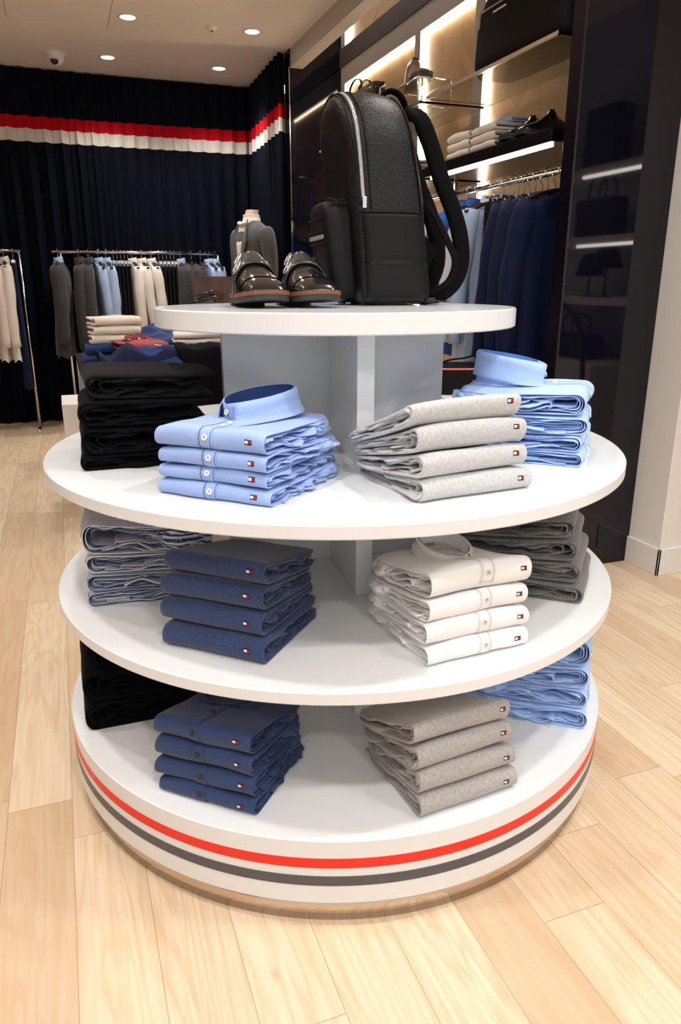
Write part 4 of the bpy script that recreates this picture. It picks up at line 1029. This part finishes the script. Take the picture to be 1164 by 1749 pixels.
# ---------------------------------------------------------------- right shelving bay
SX = 1.2
def led(name, b, label, m=None, cat='light strip'):
    o = MB().box(*b).build(name, m or M['led']); return tag(o, label, cat)
led('light_strip', (XW + .022, XW + .033, 4.098, 4.116, .1, 2.62), 'warm upright light strip beside the far end of the oak wall', M['led_wall'])
led('light_strip', (XW + .022, XW + .033, 2.818, 2.836, .1, 2.62), 'warm upright light strip at the left edge of the middle oak panel', M['led_wall'])
led('light_strip', (XW + .022, XW + .033, 2.068, 2.086, .1, 2.62), 'warm upright light strip at the left edge of the nearest oak panel', M['led_wall'])
led('light_strip', (XW + .020, XW + .033, .90, 4.09, 2.608, 2.622), 'warm level light strip along the top of the oak panels', M['led_wall'])
led('light_strip', (XW + .020, XW + .033, 4.07, 4.115, 2.87, 3.05), 'short warm light strip in the slot above the oak panels', M['led_wall'])
gzh = 2.058
def gshelf(y0, y1, label):
    t = thing('glass_shelf', label, 'shelf', (SX, (y0 + y1) / 2, gzh)); h = (y1 - y0) / 2
    MB().box(.006, .368, -h + .004, h - .004, 0, .010).build('glass_pane', M['glass'], t)
    q = MB(); q.box(-.004, .006, -h, h, -.003, .012).box(-.004, .375, -h, -h + .008, -.003, -.0002).box(-.004, .375, h - .008, h, -.003, -.0002); q.build('metal_edge', M['chrome'], t); return t
gshelf(.90, 1.965, 'glass shelf with a metal front edge under the black travel bag')
gshelf(2.035, 3.60, 'glass shelf with a metal front edge, farther one under the briefcase')
def dshelf(y0, y1, z, lab1, lab2):
    t = thing('wall_shelf', lab1, 'shelf', (SX, (y0 + y1) / 2, z)); h = (y1 - y0) / 2
    q = MB().box(0, .37, -h, h, -.048, 0); q.build('board', M['gloss_side'], t, bevel=.002)
    for k in (-1, 1):
        pass
    MB().box(.020, .034, -h + .03, h - .03, -.060, -.0485).build('light_strip', M['led'], t)
dshelf(.90, 1.965, 1.752, 'black shelf with a light strip underneath, holding white tees and black shoes', '')
dshelf(2.035, 3.60, 1.752, 'black shelf with a light strip underneath, mostly hidden behind the backpack', '')
rl = thing('hanging_rail', 'chrome hanging rail under the black shelf, with suits and shirts', 'rail', (1.385, 1.45, 1.632))
MB().tube([(0, -.49, 0), (0, .55, 0)], .012, 12).build('tube', M['chrome'], rl)
for yy in (-.47, .52): MB().box(-.008, .008, yy - .006, yy + .006, 0, .072).build('bracket', M['chrome'], rl)
# things on the shelves
bg = thing('travel_bag', 'large black travel bag with a zipped front pocket on the glass shelf', 'bag', (1.215, .90, gzh + .0125))
def bagf(u, v):
    Lb, Db, Hb = .66, .25, .34
    a = 2 * PI * u; c, s_ = math.cos(a), math.sin(a); k = v
    e = .3; wd = Db / 2 * (1 - .35 * smooth((v - .5) / .5)) * (.8 if v in (0, 1) else 1)
    ln = Lb / 2 * (1 - .10 * smooth((v - .55) / .45)) * (1 + .02 * math.sin(v * 9))
    return Vector((Db / 2 + wd * math.copysign(abs(s_) ** e, s_), Lb / 2 + .02 + ln * math.copysign(abs(c) ** e, c), Hb * v + .012 * math.cos(c * 3) * v))
mb = MB().grid(bagf, 60, 14, closed_u=True); mb.f.append(tuple(i * 14 for i in range(60))); mb.m.append(0); mb.sm.append(False); mb.f.append(tuple(i * 14 + 13 for i in range(60))); mb.m.append(0); mb.sm.append(False)
mb.build('bag_body', M['nylon'], bg, bevel=0)
q = MB(); sweep(q, [(-.002 + .002 * i, .21 + .40 * i / 8, .235) for i in range(9)][::-1] if False else [(.002, .21 + .40 * i / 8, .225) for i in range(9)], (0, 0, 1), .007, .004); q.box(-.004, .003, .606, .614, .165, .225); q.build('pocket_zip', M['zipper'], bg)
q = MB(); q.box(-.001, .004, .40, .50, .196, .203); q.build('name_bar', M['chrome'], bg)
for yy in (.15, .44):
    q = MB(); sweep(q, catmull([(.03, yy, .31), (.04, yy + .0, .40), (.05, yy + .06, .46), (.05, yy + .11, .46), (.04, yy + .15, .40), (.03, yy + .15, .31)], 4), (1, 0, 0), .02, .008); q.build('handle', M['nylon'], bg)
q = MB(); q.tube([(.0, .06 + .012 * math.cos(a), .30 + .02 * math.sin(a)) for a in [2 * PI * k / 16 for k in range(16)]], .003, 6, closed=True); q.build('strap_ring', M['chrome'], bg)
br = thing('briefcase', 'black briefcase with handles on the far glass shelf, above the backpack', 'bag', (1.23, 2.72, gzh + .0125))
def brf(u, v):
    a = 2 * PI * u; c, s_ = math.cos(a), math.sin(a); e = .28
    return Vector((.06 + .06 * (1 - .25 * v) * math.copysign(abs(s_) ** e, s_), .36 + .34 * (1 - .06 * v) * math.copysign(abs(c) ** e, c), .25 * v))
mb = MB().grid(brf, 50, 8, closed_u=True); mb.f.append(tuple(i * 8 + 7 for i in range(50))); mb.m.append(0); mb.sm.append(False); mb.build('case_body', M['polish'], br)
q = MB(); sweep(q, [(-.002, .12 + .48 * i / 8, .19) for i in range(9)], (0, 0, 1), .006, .004); q.build('front_zip', M['zipper'], br)
for xx in (.03, .09):
    q = MB(); sweep(q, catmull([(xx, .26, .24), (xx, .27, .30), (xx, .36, .325), (xx, .45, .30), (xx, .46, .24)], 4), (1, 0, 0), .015, .008); q.build('handle', M['polish'], br)
rs = thing('shoe_riser', 'open metal-framed riser box under the brown ankle boot', 'riser', (1.235, 2.14, gzh + .0125))
q = MB(); a, b, c = .19, .34, .125
for (p0, p1) in [((0, 0, 0), (a, 0, 0)), ((0, b, 0), (a, b, 0)), ((0, 0, 0), (0, b, 0)), ((a, 0, 0), (a, b, 0)), ((0, 0, c), (a, 0, c)), ((0, b, c), (a, b, c)), ((0, 0, c), (0, b, c)), ((a, 0, c), (a, b, c)), ((0, 0, 0), (0, 0, c)), ((a, 0, 0), (a, 0, c)), ((0, b, 0), (0, b, c)), ((a, b, 0), (a, b, c))]:
    q.tube([(p0[0], p0[1], p0[2] + .004), (p1[0], p1[1], p1[2] + .004)], .0045, 6)
q.build('frame', M['chrome'], rs); MB().box(.004, a - .004, .004, b - .004, c, c + .007).build('glass_top', M['glass'], rs)
bm_ = (M['brown'], M['brown'], M['rubber'], M['rubber'])
make_shoe('brown leather ankle boot standing on the metal-framed riser', (1.335, 2.46, gzh + .146), R(172), mats=bm_, buckle=False, name='ankle_boot', high=1.55, cat='boot', cut=.02)
make_shoe('brown leather shoe on the far glass shelf between riser and briefcase', (1.28, 2.70, gzh + .0125), R(178), mats=bm_, buckle=False, name='leather_shoe', cat='shoe')
sz = 1.7525
for i in range(3):
    fold_at('folded_tee', 'white folded tee on the black shelf, %s of the near pile' % ('bottom', 'middle', 'top')[i], 'tee', 1.215 + .0, 1.44, sz + .036 * i, -90, .20, .28, .034, M['h_white'], 60 + i, 'white tees on the black shelf, near pile')
    fold_at('folded_tee', 'white folded tee on the black shelf, %s of the far pile' % ('bottom', 'middle', 'top')[i], 'tee', 1.215 + .0, 1.66, sz + .036 * i, -90, .20, .28, .034, M['h_white'], 70 + i, 'white tees on the black shelf, far pile')
fold_at('folded_tee', 'pale blue folded tee lying behind the white tees on the black shelf', 'tee', 1.30, 1.50, sz + .1085, -90, .30, .2, .022, M['h_lblue'], 80)
make_shoe('black lace-up shoe on the black shelf, beside the white tees', (1.510, 1.315, sz), R(98), buckle=False, mats=(M['polish'], M['polish'], M['rubber'], M['rubber']), high=1.1)
make_shoe('black lace-up shoe on the black shelf, nearest the glossy fin', (1.515, 1.175, sz), R(92), buckle=False, mats=(M['polish'], M['polish'], M['rubber'], M['rubber']), high=1.1)
for i in range(3): fold_at('folded_tee', 'grey folded tee on the hidden black shelf, %s of its pile' % ('bottom', 'middle', 'top')[i], 'tee', 1.215, 2.5, sz + .036 * i, -90, .22, .28, .034, M['h_white'], 90 + i, 'tees on the far black shelf')
# hanging in the bay (rail along y)
rz_ = R(90); hz_ = 1.632 + .012
for i, (y, lb) in enumerate([(1.07, 'navy suit jacket on the bay rail, nearest the glossy fin'), (1.16, 'navy suit jacket on the bay rail, second from the glossy fin'), (1.25, 'navy suit jacket on the bay rail, third from the glossy fin')]):
    hang_top('suit_jacket', lb, 'jacket', (1.385, y, hz_), R(92), M['suit_navy'], 'navy suit jackets under the black shelf', W=.200 if i else .19, H=.82, T=.045, sleeve=.052, slv=.64, seed=i * 1.3, lapel=False)
    hang_pants('suit_trousers', 'navy suit trousers hanging below the navy jackets on the bay rail', 'trousers', (1.39, y + .045, hz_ - .02), R(90), M['suit_navy'], 'navy suit trousers with the jackets', H=1.15, W=.34, T=.022, seed=i)
for i, y in enumerate([1.34, 1.38, 1.42]):
    hang_pants('trousers', 'dark trousers in silver clips on the bay rail beside the suits', 'trousers', (1.385, y, hz_), R(90), M['h_dark'], 'dark clipped trousers in the bay', H=1.0, W=.30, T=.018, seed=i)
hang_top('hanging_shirt', 'pale grey shirt on the bay rail behind the clipped trousers', 'shirt', (1.385, 1.50, hz_), R(90), M['h_lblue'], W=.19, H=.74, T=.03, coll=1, sleeve=.045, seed=2)
hang_top('hanging_shirt', 'white and lilac striped shirt on the bay rail, seen through the backpack straps', 'shirt', (1.385, 1.60, hz_), R(95), M['h_strip'], W=.20, H=.86, T=.035, coll=1, sleeve=.05, seed=5, btn=M['button'])
for i, (y, lb) in enumerate([(1.74, 'bright blue shirt on the bay rail, right one beside the backpack'), (1.82, 'bright blue shirt on the bay rail, left one beside the backpack')]):
    hang_top('hanging_shirt', lb, 'shirt', (1.385, y, hz_), R(92), M['h_blue'], 'bright blue shirts on the bay rail', W=.20, H=.72, T=.035, coll=1, sleeve=.05, seed=7 + i)
rl2 = thing('hanging_rail', 'farther chrome hanging rail, seen only in the glossy far fin', 'rail', (1.385, 2.8, 1.632))
MB().tube([(0, -.7, 0), (0, .75, 0)], .012, 12).build('tube', M['chrome'], rl2)
for yy in (-.68, .72): MB().box(-.008, .008, yy - .006, yy + .006, 0, .072).build('bracket', M['chrome'], rl2)
for i, y in enumerate([3.28, 3.38, 3.46]):
    hang_top('hanging_shirt', 'bright blue shirt at the far end of the bay, left of the backpack', 'shirt', (1.385, y, hz_), R(90), M['h_blue'], 'bright blue shirts at the far end of the bay', W=.20, H=.74, T=.035, coll=1, sleeve=.05, seed=i)

# black bag on a pedestal seen under the top shelf at the right
pd = thing('display_pedestal', 'white pedestal between display and bay, carrying a black bag', 'pedestal', (.98, 1.12, 0))
MB().box(-.14, .14, -.14, .14, 0, .74).build('column', M['white_wall'], pd, bevel=.003)
hb = thing('shoulder_bag', 'black bag with red and white trim under the top shelf, right of the column', 'bag', (.95, 1.10, .7405), R(-20))
def hbf(u, v):
    a = 2 * PI * u; c, s_ = math.cos(a), math.sin(a)
    return Vector((.11 * (1 - .3 * v * v) * math.copysign(abs(c) ** .6, c), .07 * (1 - .35 * v * v) * math.copysign(abs(s_) ** .6, s_), .125 * math.sin(PI / 2 * v) if v < 1 else .127))
mb = MB().grid(hbf, 40, 12, closed_u=True); mb.f.append(tuple(i * 12 + 11 for i in range(40))); mb.m.append(0); mb.sm.append(False); mb.build('bag_body', M['nylon'], hb)
for dz, m in ((0, 'pred'), (.007, 'pwhite'), (.014, 'pred')):
    q = MB(); sweep(q, [hbf(u / 30, .62 + dz * 3) * 1.0 + Vector((math.cos(2 * PI * u / 30) * .003, math.sin(2 * PI * u / 30) * .003, 0)) for u in range(31)], (0, 0, 1), .006, .002); q.build('trim_band', M[m], hb)
q = MB(); sweep(q, catmull([(-.10, 0, .09), (-.05, -.02, .135), (.03, -.03, .15), (.09, -.02, .165)], 5), (0, 1, 0), .03, .006); q.build('strap', M['webbing'], hb)

# ---------------------------------------------------------------- shelves behind and to the right of the camera, seen only mirrored in the glossy fin
MXF = 2.55
struct('wall_accessories', MB().box(2.93, 2.99, -2.6, .55, 0, CEIL), plain('grey_lit_wall', (.42, .42, .46), .8))
for i, (z, lb) in enumerate(((1.875, 'upper'), (1.47, 'middle'), (1.105, 'lower'))):
    t = thing('wall_shelf', 'white %s shelf mirrored in the glossy black fin' % lb, 'shelf', (MXF, -.95, z))
    MB().box(0, .37, -1.4, 1.4, -.045, 0).build('board', M['white_wall'], t)
    if i < 2:
        for a in (-1.35, -.68, -.02, .64):
            MB().box(-.004, .02, a, a + .52, -.062, -.046).build('light_strip', M['led'], t)
t = thing('wall_bench', 'low white bench mirrored at the foot of the glossy black fin', 'bench', (MXF - .1, -.95, 0)); MB().box(0, .47, -1.4, .35, 0, .70).build('block', M['white_wall'], t)
def mbag(y, z, w_, h_, lb, handles=True):
    t = thing('handbag', lb, 'bag', (MXF + .10, y, z + .001))
    mb = MB(); mb.box(0, .14, -w_ / 2, w_ / 2, 0, h_); mb.build('bag_body', M['leather_s'], t, bevel=.02, seg=4)
    if handles:
        q = MB()
        for xx in (.03, .11): sweep(q, catmull([(xx, -w_ * .22, h_ - .005), (xx, -w_ * .2, h_ + .09), (xx, 0, h_ + .13), (xx, w_ * .2, h_ + .09), (xx, w_ * .22, h_ - .005)], 5), (1, 0, 0), .012, .008)
        q.build('handles', M['leather_s'], t)
mbag(-.98, 1.875, .30, .36, 'tall black bag on the top mirrored shelf', False)
mbag(-.98, 1.47, .36, .24, 'black bag with handles on the middle mirrored shelf')
mbag(-1.12, .70, .44, .16, 'black tote with looped handles on the mirrored bench')
def mhat(y, z, h, r, lb):
    t = thing('hat', lb, 'hat', (MXF + .16, y, z + .001))
    MB().lathe([(.0005, h + .115), (r * .45, h + .105), (r * .72, h + .07), (r * .82, h + .02), (r * .85, h + .018), (r, h - .03), (r * .97, h - .031), (.0005, h + .0)], 32).build('crown', M['webbing'], t)
    MB().lathe([(.0005, 0), (.05, 0), (.05, .008), (.007, .012), (.007, h), (.0005, h)], 24).build('stand', M['darkmetal'], t)
ar = thing('clothes_stand', 'black arched clothes stand with dark trousers, mirrored beside the bench', 'clothes stand', (2.05, -.42, 0))
q = MB(); q.tube(catmull([(0, .24, .02), (0, .26, .55), (0, .22, .90), (0, .08, 1.06), (0, -.10, 1.08), (0, -.28, .98), (0, -.36, .72), (0, -.38, .02)], 6), .014, 8); q.build('arch', M['black'], ar)
q = MB(); q.tube([(-.2, .24, .014), (.2, .24, .014)], .014, 8); q.tube([(-.2, -.38, .014), (.2, -.38, .014)], .014, 8); q.build('foot', M['black'], ar)
mhat(-1.02, 1.105, .16, .095, 'black bucket hat on the shorter stand, mirrored'); mhat(-.86, 1.105, .21, .10, 'black bucket hat on the taller stand, mirrored')
